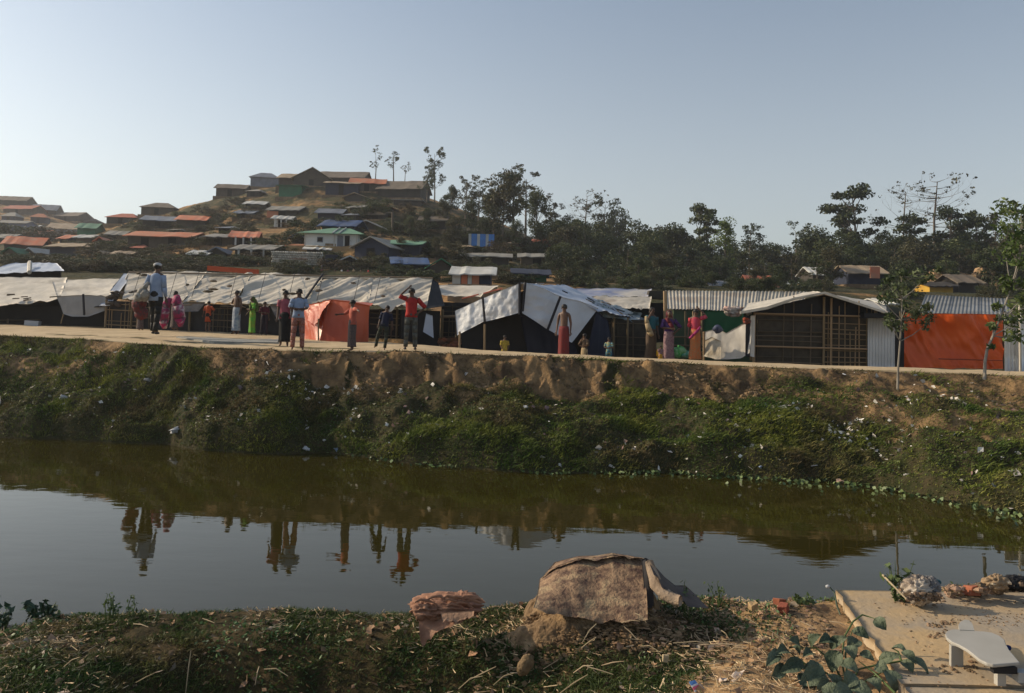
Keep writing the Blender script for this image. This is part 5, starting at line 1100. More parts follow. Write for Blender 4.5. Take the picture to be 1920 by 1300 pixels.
person(262,620,560,20.9,'child in a dark plaid wrap half hidden behind the bags of the cap-wearing man',160,'down','down',(F_plaid,.8,.5),'skirt',F_plaid)
person(326,619,546,21,'woman wrapped in a pink floral shawl right of the man in the pale blue shirt',150,'cross','cross',(F_pinkfl,.7,.9),'skirt',F_plaid,hair='long',veil=None,fem=1)
b=MB()
b.path([(-.12,-.02,.34),(-.2,-.1,.1),(-.22,-.1,-.2),(-.2,-.05,-.42)],[.06,.12,.13,.05],12).path([(.05,-.02,.4),(.12,-.1,.15),(.18,-.1,-.15),(.2,-.06,-.36)],[.07,.13,.14,.05],12)
o=b.ob('shawl',F_pinkfl,smooth=True); o.location=P(327,585,19.9); tag(o,'pink and white floral cloth draped over the woman beside the white-capped man','shawl')
person(389,622,565,20.8,'child in an orange T-shirt seen from behind beside the dark hut wall',175,'hip','out',(F_or,.55,.45),'shorts',F_black)
person(442,628,545,20.6,'bare-chested man in a white and blue wrap with one arm bent',-25,'cross','down',None,'lungi',fm('white_blue_wrap',(.50,.53,.56),(.20,.26,.36),9))
person(472,628,557,20.2,'woman in a bright green sari turned to her left',-50,'low','cross',(F_green,.85,.5),'skirt',F_green,hair='long',veil=fm('olive_veil',(.10,.13,.03)),fem=1)
person(494,630,566,20.6,'girl in a dark maroon dress beside the woman in green',30,'cross','down',(F_maroon,.8,.5),'skirt',fm('dark_skirt',(.03,.02,.03)),hair='long',fem=1)
person(532,651,545,17.3,'boy in a pink shirt and long black wrap standing at the path edge',10,'down','down',(F_pink,.86,.35),'lungi',F_black)
person(557,657,542,17.2,'taller boy in a light blue shirt and rust trousers with a cloth over his arm',20,'cross','cross',(F_lblue,.90,.45),'trousers',F_dred,spread=.13)
person(659,660,563,17.0,'boy in a salmon shirt holding his arms out before the orange shelter',-60,'fwd','side',(fm('salmon_cloth',(.60,.14,.09)),.90,.6),'lungi',F_plaid,stride=.06)
person(712,655,572,17.4,'boy in navy shirt leaning with his arms spread in the shade of the long hut',0,'down','out',(F_navy,.9,.5),'trousers',fm('dark_olive_trouser',(.04,.05,.035)),stride=.1,lean=9,spread=.19)
person(769,656,541,17.3,'boy in a red shirt with one hand on his head, standing on the path',5,'head','hip',(F_red,.90,.5),'trousers',F_grey,shoes=1,spread=.13)
person(1056,678,571,19.8,'bare-chested youth in a red patterned wrap before the white tent',-20,'down','down',None,'lungi',F_redpr)
person(945,690,629,20.5,'toddler in a yellow shirt sitting low at the tent entrance',15,'low','low',(F_yellow,.8,.4),'shorts',F_yellow)
person(1095,695,626,20.3,'small child in a brown cloth standing below the tent edge',-40,'chin','cross',(F_brown,.7,.5),'skirt',F_beige)
person(1141,692,633,20.3,'small child in a blue and yellow top right of the tent',-25,'cross','cross',(F_bluey,.8,.4),'shorts',fm('teal_shorts',(.05,.18,.25)))
person(1220,682,577,20.6,'woman in a teal blouse and beige shawl shading her face with one hand',20,'face','down',(F_teal,.95,.45),'skirt',F_brown,hair='long',fem=1)
o=MB().path([(-.13,-.04,.42),(-.12,-.13,.25),(-.06,-.16,.05),(.02,-.13,-.06)],[.04,.06,.08,.05],10).ob('shawl',F_beige,smooth=True); q_=P(1220,625,20.5); o.location=q_; tag(o,'beige shawl hanging over the left shoulder of the teal-bloused woman','shawl')
person(1253,684,583,20.4,'woman in a purple blouse with a dark red headscarf, middle of the three women',0,'cross','hip',(F_purple,.92,.5),'skirt',F_mauve,hair='long',veil=fm('dark_red_veil',(.16,.02,.03)),fem=1)
person(1238,690,648,20.1,'toddler holding on beside the skirt of the woman in purple',10,'chin','down',(F_mauve,.8,.4),'skirt',fm('saffron_cloth',(.65,.33,.03)))
person(1303,680,580,20.2,'woman in a scarlet sari and orange print skirt with her hand on her head',-15,'down','head',(F_sred,.86,.5),'skirt',F_oprint,hair='long',fem=1)
o=MB().path([(-.15,-.08,-.12),(-.06,-.12,-.02),(.04,-.12,.08),(.12,-.06,.18)],[.03,.035,.035,.025],10).ob('sash',fm('magenta_cloth',(.45,.04,.18)),smooth=True); o.location=P(1303,626,20.15); tag(o,'magenta cloth across the chest of the woman in scarlet','sash')
fp=[(603,511,495),(640,520,503),(652,520,504),(663,519,503),(676,519,505),(690,521,504),(706,520,506),(719,520,503),(628,519,505),(735,519,506)]
cols=[F_navy,F_white,F_pink,F_beige,F_brown,F_red,F_teal,F_plaid,F_maroon,F_or]
src=None
for i,(x,yf,yh) in enumerate(fp):
    cn=['dark blue','white','pink','beige','brown','red','teal','plaid','maroon','orange'][i]
    person(x,yf+3,yh,52,'tiny distant person in '+cn+' clothes beyond the white roof ridge',random.uniform(-60,60),'down','cross',(cols[i],.85,.5),'lungi',cols[(i*3+2)%10],group='people standing on the track below the hill')
person(604,467,456,72,'distant person in dark clothes standing on the terrace of the green-roofed house',0,'down','down',(F_black,.9,.5),'trousers',F_black)
# ================================================================ THINGS ON THE NEAR BANK
def gz(x,y): return float(nz_(x,y))
# --- concrete slabs
M_slab=mat('sandy_concrete',(.30,.255,.20),(.42,.305,.175),.9,3.0,.7,30,c3=(.44,.31,.165),dist=.008)
zs=.85
def slab(pts,zt,th,label,seed):
    c=[onz(a_,b_,zt) for a_,b_ in pts]; n=60; m_=44; u=np.linspace(0,1,n)[None,:,None]; v=np.linspace(0,1,m_)[:,None,None]
    a_,b_,c_,d_=[np.array(p) for p in c]; S_=(a_*(1-u)+b_*u)*(1-v)+(d_*(1-u)+c_*u)*v
    S_[...,2]+=.006*(fbm(S_[...,0]*6,S_[...,1]*6,4,seed)-.5)
    e=.05*(fbm(S_[...,1]*9,S_[...,0]*0,3,seed+1)-.5); S_[...,0]+=e*(1-u[...,0])**8
    o=ob('slab',grid_mesh('slab',S_[...,0],S_[...,1],S_[...,2],True,(0,0,-th)),M_slab); return tag(o,label,'slab')
slab([(1692,1282),(2500,1300),(2500,1118),(1569,1107)],zs,.06,'large sand-strewn concrete slab with a chipped left corner on the near bank',5)
slab([(1760,1420),(2500,1440),(2500,1306),(1697,1288)],zs-.012,.06,'second concrete slab at the bottom edge, in front of the large one',9)
b=MB(); rg=random.Random(9)
def sclod(x0,x1,y0,y1,n,r0,r1):
    for i in range(n):
        p=onz(rg.uniform(x0,x1),rg.uniform(y0,y1),zs+.004); r=rg.uniform(r0,r1); b.ell((p.x,p.y,zs+.002),(r*rg.uniform(.8,1.5),r*rg.uniform(.8,1.5),r*.6),6,4,.3,rg)
sclod(1640,1920,1125,1170,90,.002,.006); sclod(1740,1790,1165,1195,60,.002,.011); sclod(1780,1920,1150,1175,90,.002,.006); sclod(1690,1900,1180,1290,70,.002,.006); sclod(1760,1830,1240,1262,30,.004,.012)
sclod(1690,1770,1118,1135,60,.004,.012)
tag(b.ob('slab_crumbs',mat('sand_crumb',(.28,.19,.11),(.15,.10,.06),.95,8,0,island=.4),kind='stuff'),'crumbs of dried mud on the concrete slab','crumbs')
# --- pale board with a rounded end on a leg
zb=zs+.115; root=empty('latrine_board',onz(1850,1240,zs),'smooth pale paddle-shaped board with a rounded knob, propped on one leg on the slab','board')
M_board=mat('pale_board',(.37,.355,.32),(.32,.305,.27),.5,5,.15,20,dist=.004)
pts=[(1862,1246),(1850,1243),(1836,1236),(1824,1226),(1812,1217),(1798,1209),(1784,1203),(1775,1196),(1772,1189),(1776,1183),(1786,1180),(1800,1180),(1829,1183),(1846,1184),(1860,1186),(1874,1192),(1884,1200),(1886,1207),(1892,1218),(1902,1230),(1912,1242)]
def board(name,px,z,th,m):
    p=[onz(a_,c_,z) for a_,c_ in px]; return MB().prism(p,(0,0,-th)).ob(name,m,root)
o=board('board',pts,zb,.016,M_board); md=o.modifiers.new('bevel','BEVEL'); md.width=.004; md.segments=2
o=board('knob',[(1799,1181),(1797,1172),(1801,1166),(1809,1162),(1817,1163),(1823,1169),(1827,1182)],zb+.003,.016,M_board)
p=onz(1795,1250,zs); q_=onz(1805,1208,zb-.02); MB().box((p.x-.03,p.y,zs-.002),(p.x+.03,p.y+.02,zb-.015)).ob('leg',M_board,root)
p=onz(1885,1252,zs); p2=onz(1886,1245,zb); MB().box((p2.x-.055,p2.y+.002,zs+.068),(p2.x+.055,p2.y+.03,zb-.017)).ob('front_edge',M_black,root); MB().box((p2.x-.02,p2.y+.03,zs),(p2.x+.02,p2.y+.06,zb-.017)).ob('leg',M_board,root)
MB().box((p2.x+.06,p2.y-.0,zs+.03),(p2.x+.14,p2.y+.05,zs+.075)).ob('bracket',mat('grey_bracket',(.34,.35,.35),rough=.5,bump=0),root)
o=MB().ell((0,0,0),(.018,.012,.014),8,6).ob('plastic_scrap',fm('deep_blue_plastic',(.01,.03,.16)),smooth=True); o.location=onz(1890,1215,zs+.08); tag(o,'small dark blue plastic scrap caught beside the paddle-shaped board','scrap')
# --- soil mound under an old printed mat
def patch(name,cx,cy,rx,ry,h,m,label,cat,seed,amp=.04,pw=2.2,base=None,n=60):
    u=np.linspace(-1,1,n)[None,:]; v=np.linspace(-1,1,n)[:,None]; X_=cx+rx*u+0*v; Y_=cy+ry*v+0*u; rr_=np.sqrt(u*u+v*v)
    Z_=nz_(X_,Y_)-.05+h*np.clip(1-rr_**pw,0,1)**.8*(1+.35*(fbm(X_*5,Y_*5,4,seed)-.5))+amp*(fbm(X_*14,Y_*14,3,seed+2)-.5)*(rr_<1)
    o=ob(name,grid_mesh(name,X_,Y_,Z_),m); return tag(o,label,cat)
c0=P(1150,1110,4.95)
M_mound=mat('mound_soil',(.27,.175,.09),(.14,.09,.05),.95,9,1,40,c3=(.33,.23,.13),dist=.02)
patch('soil_mound',c0.x-.10,5.14,.46,.30,.30,M_mound,'heap of sandy soil under the printed mat at the water edge','mound',3,.13,n=110)
patch('soil_spill',c0.x-.36,4.74,.34,.17,.13,M_mound,'slope of yellowish soil spilling from the left foot of the printed mat','mound',13,.07,n=90)
M_mat=mat('faded_print',(.29,.19,.115),(.085,.05,.038),.9,19,1,60,c3=(.32,.235,.14),dist=.012)
r=empty('floor_mat',P(1180,1130,4.8),'old printed mat caked with soil, draped over the mound with its right end rolled','mat')
def drape(name,top,bot,Yt,Yb,m,wr,seed,nx=70,ny=36,bul=.05):
    k=len(top); T_=[np.array(P(a_,c_,Yt)) for a_,c_ in top]; B_=[np.array(P(a_,c_,Yb)) for a_,c_ in bot]
    tt=np.linspace(0,k-1,nx); A=np.stack([np.interp(tt,range(k),[p[i] for p in T_]) for i in range(3)],-1); Bb=np.stack([np.interp(tt,range(k),[p[i] for p in B_]) for i in range(3)],-1)
    v=np.linspace(0,1,ny)[:,None,None]; S_=Bb[None]*(1-v)+A[None]*v
    vv=v[...,0]; q=fbm(S_[...,0]*5,S_[...,2]*7,4,seed)-.5; q2=np.abs(fbm(S_[...,0]*3.2,S_[...,2]*1.2,3,seed+3)-.5)
    S_[...,1]-=bul*np.sin(PI*vv)+wr*(2*q-1.5*q2); S_[...,2]+=wr*.5*q
    S_[:3,:,2]+=.05*(fbm(np.linspace(0,9,nx),np.zeros(nx),4,seed+6)-.5)[None,:]*np.array([1,.6,.3])[:,None]
    return ob(name,grid_mesh(name,S_[...,0],S_[...,1],S_[...,2],True,(0,.008,-.002)),m,r)
drape('front_face',[(1012,1086),(1045,1062),(1083,1048),(1120,1049),(1150,1041),(1180,1046),(1205,1051)],[(1000,1140),(1036,1150),(1078,1160),(1120,1166),(1150,1168),(1180,1168),(1214,1162)],5.08,4.60,M_mat,.035,4,90,50)
drape('top_face',[(1040,1055),(1085,1043),(1120,1042),(1148,1037),(1180,1042),(1214,1048)],[(1016,1084),(1052,1062),(1090,1050),(1125,1049),(1158,1045),(1205,1051)],5.28,5.04,M_mat,.012,9,60,14,0)
drape('fold',[(1203,1050),(1211,1046),(1218,1051)],[(1206,1142),(1216,1140),(1226,1140)],5.0,4.75,fm('dark_fold',(.05,.045,.045)),.01,3,10,24)
# rolled end
def tube(name,pts,rs,m,par,n=14,open_=.0,seed=0):
    P_=[Vector(p) for p in pts]; V=[];q=random.Random(seed)
    for i,p in enumerate(P_):
        d=(P_[min(i+1,len(P_)-1)]-P_[max(i-1,0)]).normalized(); a_=d.cross(Vector((0,0,1))).normalized(); c_=a_.cross(d)
        for j in range(n): t=2*PI*j/n; k=1+q.uniform(-.08,.08); V.append(p+(a_*math.cos(t)+c_*math.sin(t))*rs[i]*k)
    Fs=[(i*n+j,i*n+(j+1)%n,(i+1)*n+(j+1)%n,(i+1)*n+j) for i in range(len(P_)-1) for j in range(n)]+[tuple(range(n)),tuple((len(P_)-1)*n+j for j in reversed(range(n)))]
    return MB().add(V,Fs).ob(name,m,par,smooth=True)
tube('rolled_edge',[P(1218,1056,4.95),P(1224,1075,4.87),P(1230,1096,4.8),P(1245,1114,4.74),P(1266,1125,4.7),P(1276,1127,4.68)],[.026,.032,.038,.036,.034,.030],mat('mat_back',(.33,.25,.18),(.23,.17,.12),.9,12,.6,50),r,16,seed=2)
drape('loose_end',[(1214,1049),(1228,1062),(1246,1082),(1266,1098),(1285,1098),(1305,1116)],[(1226,1078),(1240,1096),(1262,1112),(1276,1122),(1290,1135),(1330,1142)],5.0,4.72,fm('mat_underside',(.13,.10,.085),(.08,.065,.06)),.012,12,50,16,.02)
o=MB(); 
for i in range(9): o.ell((c0.x+random.uniform(-.30,-.16),4.78+random.uniform(-.05,.03),.62+random.uniform(0,.06)),(.018,.015,.016),7,5,.25,random)
tag(o.ob('stones',mat('dark_stone',(.09,.09,.10),(.16,.15,.14),.8,6,.5)),'small dark stones at the left foot of the mound','stones',kind='stuff')
b=MB(); 
for i in range(2600):
    x=c0.x-.16+random.gauss(0,.3); y=random.uniform(4.5,4.9); rz_=.003+.013*random.random()**3
    b.ell((x,y,gz(x,y)+max(0,.16*(1-abs(x-c0.x+.25)/.35))*(y-4.52)/.34*random.random()**.5),(rz_*random.uniform(.8,1.9),rz_*1.2,rz_*.6),5,3,.45,random)
tag(b.ob('soil_crumbs',M_mound,kind='stuff'),'loose crumbs of soil spilled round the foot of the mound','crumbs')
# --- crumpled pink-brown cloth
root=empty('cloth_heap',P(835,1180,4.75),'crumpled terracotta-pink cloth lying on the grass, one corner hanging down','cloth')
r=root; M_pk=mat('terracotta_cloth',(.33,.175,.11),(.22,.11,.07),.85,9,.7,60,c3=(.38,.24,.16),dist=.006)
def crumple(name,c,rx,rz_,ry,m,seed,folds=7,amp=.16,tilt=0):
    n=72;k=44;V=[]
    th=np.linspace(0,2*PI,n,endpoint=False)[None,:]; ph=np.linspace(.02,PI-.02,k)[:,None]
    X_=np.sin(ph)*np.cos(th);Y_=np.sin(ph)*np.sin(th);Z_=np.cos(ph)+0*th
    rdg=np.abs(fbm(X_*folds*.5+Z_*folds*tilt+9,Y_*folds*.4+Z_*folds*.5,4,seed)-.5)*2
    k_=1+amp*(1-rdg*3.0); X_=X_*k_*rx+c[0];Y_=Y_*k_*ry+c[1];Z_=Z_*k_*rz_+c[2]
    V=np.stack([X_,Y_,Z_],-1).reshape(-1,3); i=np.arange(k-1)[:,None]*n; j=np.arange(n)[None,:]; j2=(j+1)%n
    Fq=np.stack([i+j,i+n+j,i+n+j2,i+j2],-1).reshape(-1,4); return ob(name,mesh_np(name,V,Fq,True),m,r)
q_=P(835,1135,4.75); crumple('heap',(q_.x,q_.y,q_.z-.01),.185,.062,.12,M_pk,3,4.5,.26,.5)
q_=P(868,1122,4.8); crumple('heap_lump',(q_.x,q_.y,q_.z),.075,.035,.07,M_pk,8,4,.28)
q_=P(800,1140,4.68); crumple('heap_lump',(q_.x,q_.y,q_.z-.01),.08,.05,.07,M_pk,12,4,.28)
drape('hanging_corner',[(785,1143),(802,1138),(820,1150),(845,1143),(886,1142)],[(788,1206),(791,1218),(800,1206),(822,1186),(878,1162)],4.68,4.56,M_pk,.028,7,50,30,.03)
drape('hem',[(826,1150),(850,1148),(889,1146)],[(830,1166),(852,1166),(887,1160)],4.585,4.55,mat('cloth_hem',(.36,.22,.145),(.26,.155,.10),.85,7,.4,50),.006,9,20,10,.004)
for i in range(0):
    x0=796+i*7; tube('fold',[P(x0+16,1133+i*1.5,4.62),P(x0+2,1143+i*2,4.585),P(x0-7+i,1160+i*3,4.57),P(x0-6+i*1.5,1180+i*2,4.56)],[.007,.010,.010,.004],M_pk,r,8,seed=i)
for i in range(12):
    a_=random.uniform(775,880); c_=random.uniform(1122,1140); tube('fold',[P(a_,c_,4.64),P(a_+10,c_-6,4.63),P(a_+24,c_-4+random.uniform(-3,5),4.64),P(a_+36,c_+random.uniform(0,8),4.65)],[.004,.010,.009,.004],M_pk,r,8,seed=i)
# --- broad-leaved plant
M_broad=mat('broad_leaf',(.085,.11,.065),(.12,.145,.09),.65,9,1,60,c3=(.045,.065,.035),dist=.012,spec=.35)
M_stem=mat('green_stem',(.08,.12,.04),(.06,.09,.03),.5,5,0)
root=empty('broad_leaved_plant',onz(1600,1290,.75),'coarse plant with large drooping grey-green leaves over the corner of the slab','plant')
def broad(px0,py0,px1,py1,Y,w,droop=.03,roll=0,par=None,m=None):
    a_=P(px0,py0,Y); c_=P(px1,py1,Y-.05); L_=(c_-a_).length; d=(c_-a_).normalized(); s_=d.cross(Vector((roll,-.6,.8))).normalized(); nn=s_.cross(d).normalized(); 
    if nn.z<0: nn=-nn
    V=[];nL=7
    for i in range(nL+1):
        t=i/nL; wd=w*math.sin(PI*min(1,t**.8*.97+.03))**.8*.5*(1+.06*math.sin(i*2.3)); ctr=a_+d*L_*t+nn*(droop*math.sin(PI*t))
        for j in (-1,-.5,0,.5,1): V.append(ctr+s_*wd*j+nn*(abs(j)*wd*.30-(.006 if j==0 else 0)))
    Fs=[(i*5+j,i*5+j+1,(i+1)*5+j+1,(i+1)*5+j) for i in range(nL) for j in range(4)]
    o=MB().add(V,Fs).ob('leaf',m or M_broad,par or root,smooth=True); return a_
LB=[(1640,1160,1662,1182,4.2,.055),(1598,1182,1630,1198,4.2,.05),(1570,1220,1560,1262,4.05,.075),(1556,1215,1590,1195,4.1,.05),(1585,1212,1602,1238,4.0,.06),(1545,1258,1500,1285,3.95,.085),(1552,1264,1572,1300,3.95,.07),
 (1498,1262,1514,1305,3.95,.075),(1530,1262,1505,1255,4.0,.05),(1478,1220,1455,1226,4.1,.05),(1462,1228,1436,1250,4.05,.05),(1500,1215,1478,1200,4.1,.055),(1520,1212,1540,1190,4.15,.05),(1505,1240,1462,1262,4.0,.06),
 (1648,1245,1690,1228,4.0,.05),(1672,1215,1702,1228,4.05,.045),(1690,1222,1718,1246,4.0,.045),(1702,1236,1742,1266,3.98,.06),(1660,1256,1678,1300,3.9,.085),(1640,1250,1668,1262,3.95,.06),(1590,1290,1640,1310,3.85,.08),(1540,1290,1575,1315,3.85,.08),(1600,1262,1582,1292,3.9,.06),
 (1470,1245,1445,1278,4.0,.05),(1525,1225,1505,1232,4.05,.045),(1612,1225,1640,1240,4.05,.04)]
LB+=[(1575,1245,1610,1262,3.98,.07),(1530,1240,1520,1275,3.98,.07),(1560,1285,1530,1300,3.9,.08),(1625,1275,1650,1300,3.88,.07),(1610,1200,1590,1222,4.1,.06),(1470,1232,1440,1232,4.08,.05),(1690,1240,1712,1262,3.98,.06),(1560,1200,1535,1205,4.1,.05),(1480,1215,1500,1228,4.08,.055),(1600,1300,1560,1308,3.8,.08)]
for i,a_ in enumerate(LB): broad(*a_[:5],a_[5]*1.18,droop=.02,roll=random.uniform(-.7,.7))
hub=onz(1590,1296,.72)
def stem(pts): tube('stem',pts,[.006]+[.0045]*(len(pts)-2)+[.002],M_stem,root,7)
stem([hub,P(1578,1240,4.05),P(1583,1195,4.15),P(1600,1165,4.2),P(1617,1153,4.22),P(1640,1160,4.2)]); stem([hub,P(1585,1225,4.08),P(1598,1182,4.2)]); stem([hub,P(1610,1255,4.0),P(1650,1246,4.0),P(1690,1240,4.0),P(1702,1236,4.0)]); stem([P(1690,1240,4.0),P(1684,1222,4.03),P(1672,1215,4.05)])
stem([hub,P(1550,1262,3.98),P(1510,1245,4.0),P(1478,1222,4.08)]); stem([hub,P(1560,1240,4.02),P(1530,1215,4.1),P(1500,1215,4.1)]); stem([hub,P(1650,1262,3.95),P(1660,1256,3.9)])
stem([P(1678,1300,3.8),P(1640,1262,3.92),P(1610,1240,4.0)])
# --- small plants and bits along the near water edge
def weed(px,pyb,pyt,Y,n,label,sp=20,leaf=.035,col=None,seed=0,name='weed_plant'):
    q=random.Random(seed); rg=np.random.default_rng(seed); base=P(px,pyb,Y); base.z=gz(base.x,base.y); r_=empty(name,base,label,'plant'); pp=[]
    b=MB()
    for i in range(n):
        t=P(px+q.uniform(-sp,sp),q.uniform(pyt,pyb-(pyb-pyt)*.3),Y+q.uniform(-.08,.08)); s0=base+Vector((q.uniform(-.02,.02)+(t.x-base.x)*.3,0,-.02)); mdl=s0.lerp(t,.55)+Vector((q.uniform(-.02,.02),0,.01)); b.path([s0,mdl,t],[.004,.003,.0015],5)
        for j in range(9): 
            f=q.uniform(.35,1.02); c_=(s0.lerp(mdl,f/.55) if f<.55 else mdl.lerp(t,(f-.55)/.45)); pp.append(np.array(c_)+rg.normal(size=3)*.012)
    b.ob('stems',M_stem,r_,kind='stuff'); V,Fq=leaves(np.array(pp),leaf,rg,.5,.2); ob('foliage',mesh_np('foliage',V,Fq),col or mat('weed_leaf',(.06,.10,.035),(.09,.12,.045),.55,5,0,island=.4,trans=.2),r_)
weed(85,1158,1122,5.1,16,'low dark leafy clump at the near water edge on the left',40,.05,mat('dark_weed_leaf',(.025,.055,.03),(.04,.075,.04),.5,5,0,island=.4),1)
weed(2,1166,1128,5.0,9,'dark leafy clump cut by the left edge of the picture',16,.045,MATS['dark_weed_leaf'],2)
weed(208,1152,1112,5.0,7,'spindly weed with a bushy top at the near water edge',16,.03,None,3)
weed(250,1150,1115,5.0,3,'single curved weed stalk right of the spindly weed',6,.028,None,4)
weed(285,1155,1140,5.0,3,'short slanting weed blades near the spindly weed',14,.025,None,14)
weed(1505,1140,1116,5.0,12,'small bright green clump right of the rubble',18,.035,None,5)
weed(1345,1112,1090,5.2,5,'fine grassy weed behind the rubble at the water edge',22,.022,None,6)
weed(1688,1108,1045,4.95,9,'tall grassy weed behind the slab, left of the white rag',28,.05,None,7)
weed(1290,1130,1082,4.9,3,'thin grass stalk beside the loose end of the mat',8,.03,None,8)
weed(1790,1108,1094,5.1,8,'low green weed between the rag and the brick',26,.03,None,9)
root=empty('budding_shoot',P(1572,1150,4.9),'single pale bud on a bent dark stem at the slab corner','plant')
tube('stem',[P(1578,1160,4.9),P(1569,1135,4.92),P(1565,1112,4.95),P(1557,1102,4.97),P(1552,1101,4.97)],[.006,.006,.005,.004,.004],fm('grey_green_stem',(.16,.20,.14)),root,7); MB().ell(tuple(P(1552,1100,4.97)),(.014,.012,.011),8,6,.1,random).ob('bud',F_white,root,smooth=True)
# rag
r=empty('rag_bundle',P(1725,1115,4.85),'dirty white rag bundle at the back edge of the slab','rag')
M_rag=mat('dirty_rag',(.48,.43,.37),(.34,.29,.24),.85,9,.5,60,c3=(.26,.21,.17),dist=.005)
q_=P(1722,1102,4.88); crumple('rag',(q_.x,q_.y,q_.z-.015),.085,.075,.07,M_rag,4,7,.25)
q_=P(1743,1100,4.88); crumple('rag_fold',(q_.x,q_.y,q_.z-.01),.05,.06,.05,fm('grey_rag',(.16,.16,.18),(.3,.29,.28)),6,7,.3)
q_=P(1756,1092,4.9); o=MB().ell((0,0,0),(.03,.018,.018),10,6).ob('bottle',fm('teal_plastic',(.03,.12,.15)),smooth=True); o.location=q_; tag(o,'small dark teal plastic bottle beside the white rag','bottle')
b=MB(); 
for i in range(60):
    q_=P(random.uniform(1700,1762),random.uniform(1112,1126),4.8); b.ell(tuple(q_),(random.uniform(.008,.02),)*2+(random.uniform(.005,.012),),6,4,.3,random)
tag(b.ob('debris',mat('dark_debris',(.12,.08,.055),(.22,.16,.11),.9,9,.4,island=.4),kind='stuff'),'dark crumbly debris under the white rag','debris')
tag(MB().bar(P(1655,1078,5.0),P(1700,1124,4.75),.007,.004).ob('stick',mat('dry_stick',(.38,.31,.20),(.28,.22,.14),.8,8,0)),'dry stick leaning down to the slab left of the rag','stick')
def chunk(px,py,Y,sx,sy,sz,m,name,label,cat,seed,rz=0):
    q=random.Random(seed); b=MB().box((-sx/2,-sy/2,-sz/2),(sx/2,sy/2,sz/2)); b.v=[(x+q.uniform(-.15,.15)*sx,y+q.uniform(-.15,.15)*sy,z+q.uniform(-.15,.15)*sz) for x,y,z in b.v]
    o=b.ob(name,m); o.location=P(px,py,Y); o.rotation_euler=(q.uniform(-.2,.2),q.uniform(-.2,.2),rz); md=o.modifiers.new('bevel','BEVEL'); md.width=min(sx,sz)*.1; md.segments=2; return tag(o,label,cat)
M_brick=mat('brick_red',(.32,.11,.06),(.24,.08,.045),.9,20,.6,60,dist=.004)
chunk(1824,1107,5.0,.075,.06,.06,M_brick,'brick','orange-red brick piece standing behind the slab','brick',1,.2)
chunk(1462,1128,4.95,.06,.05,.035,M_brick,'brick','broken pink-red brick lying in the rubble near the water','brick',2,.5); chunk(1470,1140,4.85,.06,.05,.04,mat('brick_dark',(.26,.075,.045),rough=.9,scale=20),'brick','dark red brick fragment just below the broken pink-red one','brick',3,1)
chunk(1412,1136,4.85,.045,.04,.035,mat('ochre_stone',(.42,.29,.15),(.33,.22,.11),.9,20),'stone','small ochre stone left of the broken brick','stone',4,.3)
o=MB().ell((0,0,0),(.035,.03,.055),12,9,.1,random).ob('husk',mat('brown_husk',(.20,.135,.07),(.12,.08,.04),.9,40,.8,80),smooth=True); o.location=P(985,1247,3.9); o.rotation_euler=(0,.5,0); tag(o,'brown fibrous husk lying in the near grass at the bottom centre','husk')
chunk(1247,1235,4.0,.03,.02,.035,mat('husk_pale',(.42,.33,.20),rough=.9,scale=20),'chip','small pale chip in the grass right of the brown husk','chip',6)
b=MB()
for i in range(120):
    x=random.uniform(1775,1925); y=np.interp(x,[1775,1850,1925],[1112,1108,1098])+random.uniform(-12,6); q_=P(x,y,5.05+random.uniform(-.1,.1)); s_=random.uniform(.01,.032); b.ell(tuple(q_),(s_,s_*.8,s_*.6),6,4,.35,random)
tag(b.ob('shore_rubbish',mat('shore_rubbish',(.33,.21,.13),(.18,.13,.09),.85,7,.4,c3=(.36,.33,.24),island=.6),kind='stuff'),'mixed rubbish and clods behind the slab at the right edge','rubbish')
for px,py,w_,lb,m in ((1868,1092,.07,'tan rag lying among rubbish behind the slab','tan'),(1905,1094,.10,'dark plastic bag at the right edge behind the slab','dk')):
    r=empty('rag' if m=='tan' else 'plastic_bag',P(px,py,5.0),lb,'rag' if m=='tan' else 'bag'); q_=P(px,py,5.0); crumple('cloth' if m=='tan' else 'film',(q_.x,q_.y,q_.z),w_,.04,.05,fm('tan_rag',(.40,.28,.17)) if m=='tan' else M_black,px,6,.3)
# packet
root=empty('packet',onz(1300,1290,.66),'small torn sweet packet in blue, pink and white at the bottom edge','packet')
zt_=gz(*onz(1300,1290,.7).xy)+.02; c4=[onz(1292,1280,zt_+.02),onz(1303,1277,zt_+.022),onz(1316,1292,zt_),onz(1303,1299,zt_)]
for k,(t0,t1,m_) in enumerate(((0,.38,fm('packet_blue',(.10,.25,.60))),(.38,.55,F_white),(.55,.85,fm('packet_pink',(.60,.12,.20))),(.85,1,F_white))):
    MB().prism([c4[0].lerp(c4[3],t0),c4[1].lerp(c4[2],t0),c4[1].lerp(c4[2],t1),c4[0].lerp(c4[3],t1)],(0,0,.004)).ob('band',m_,root)
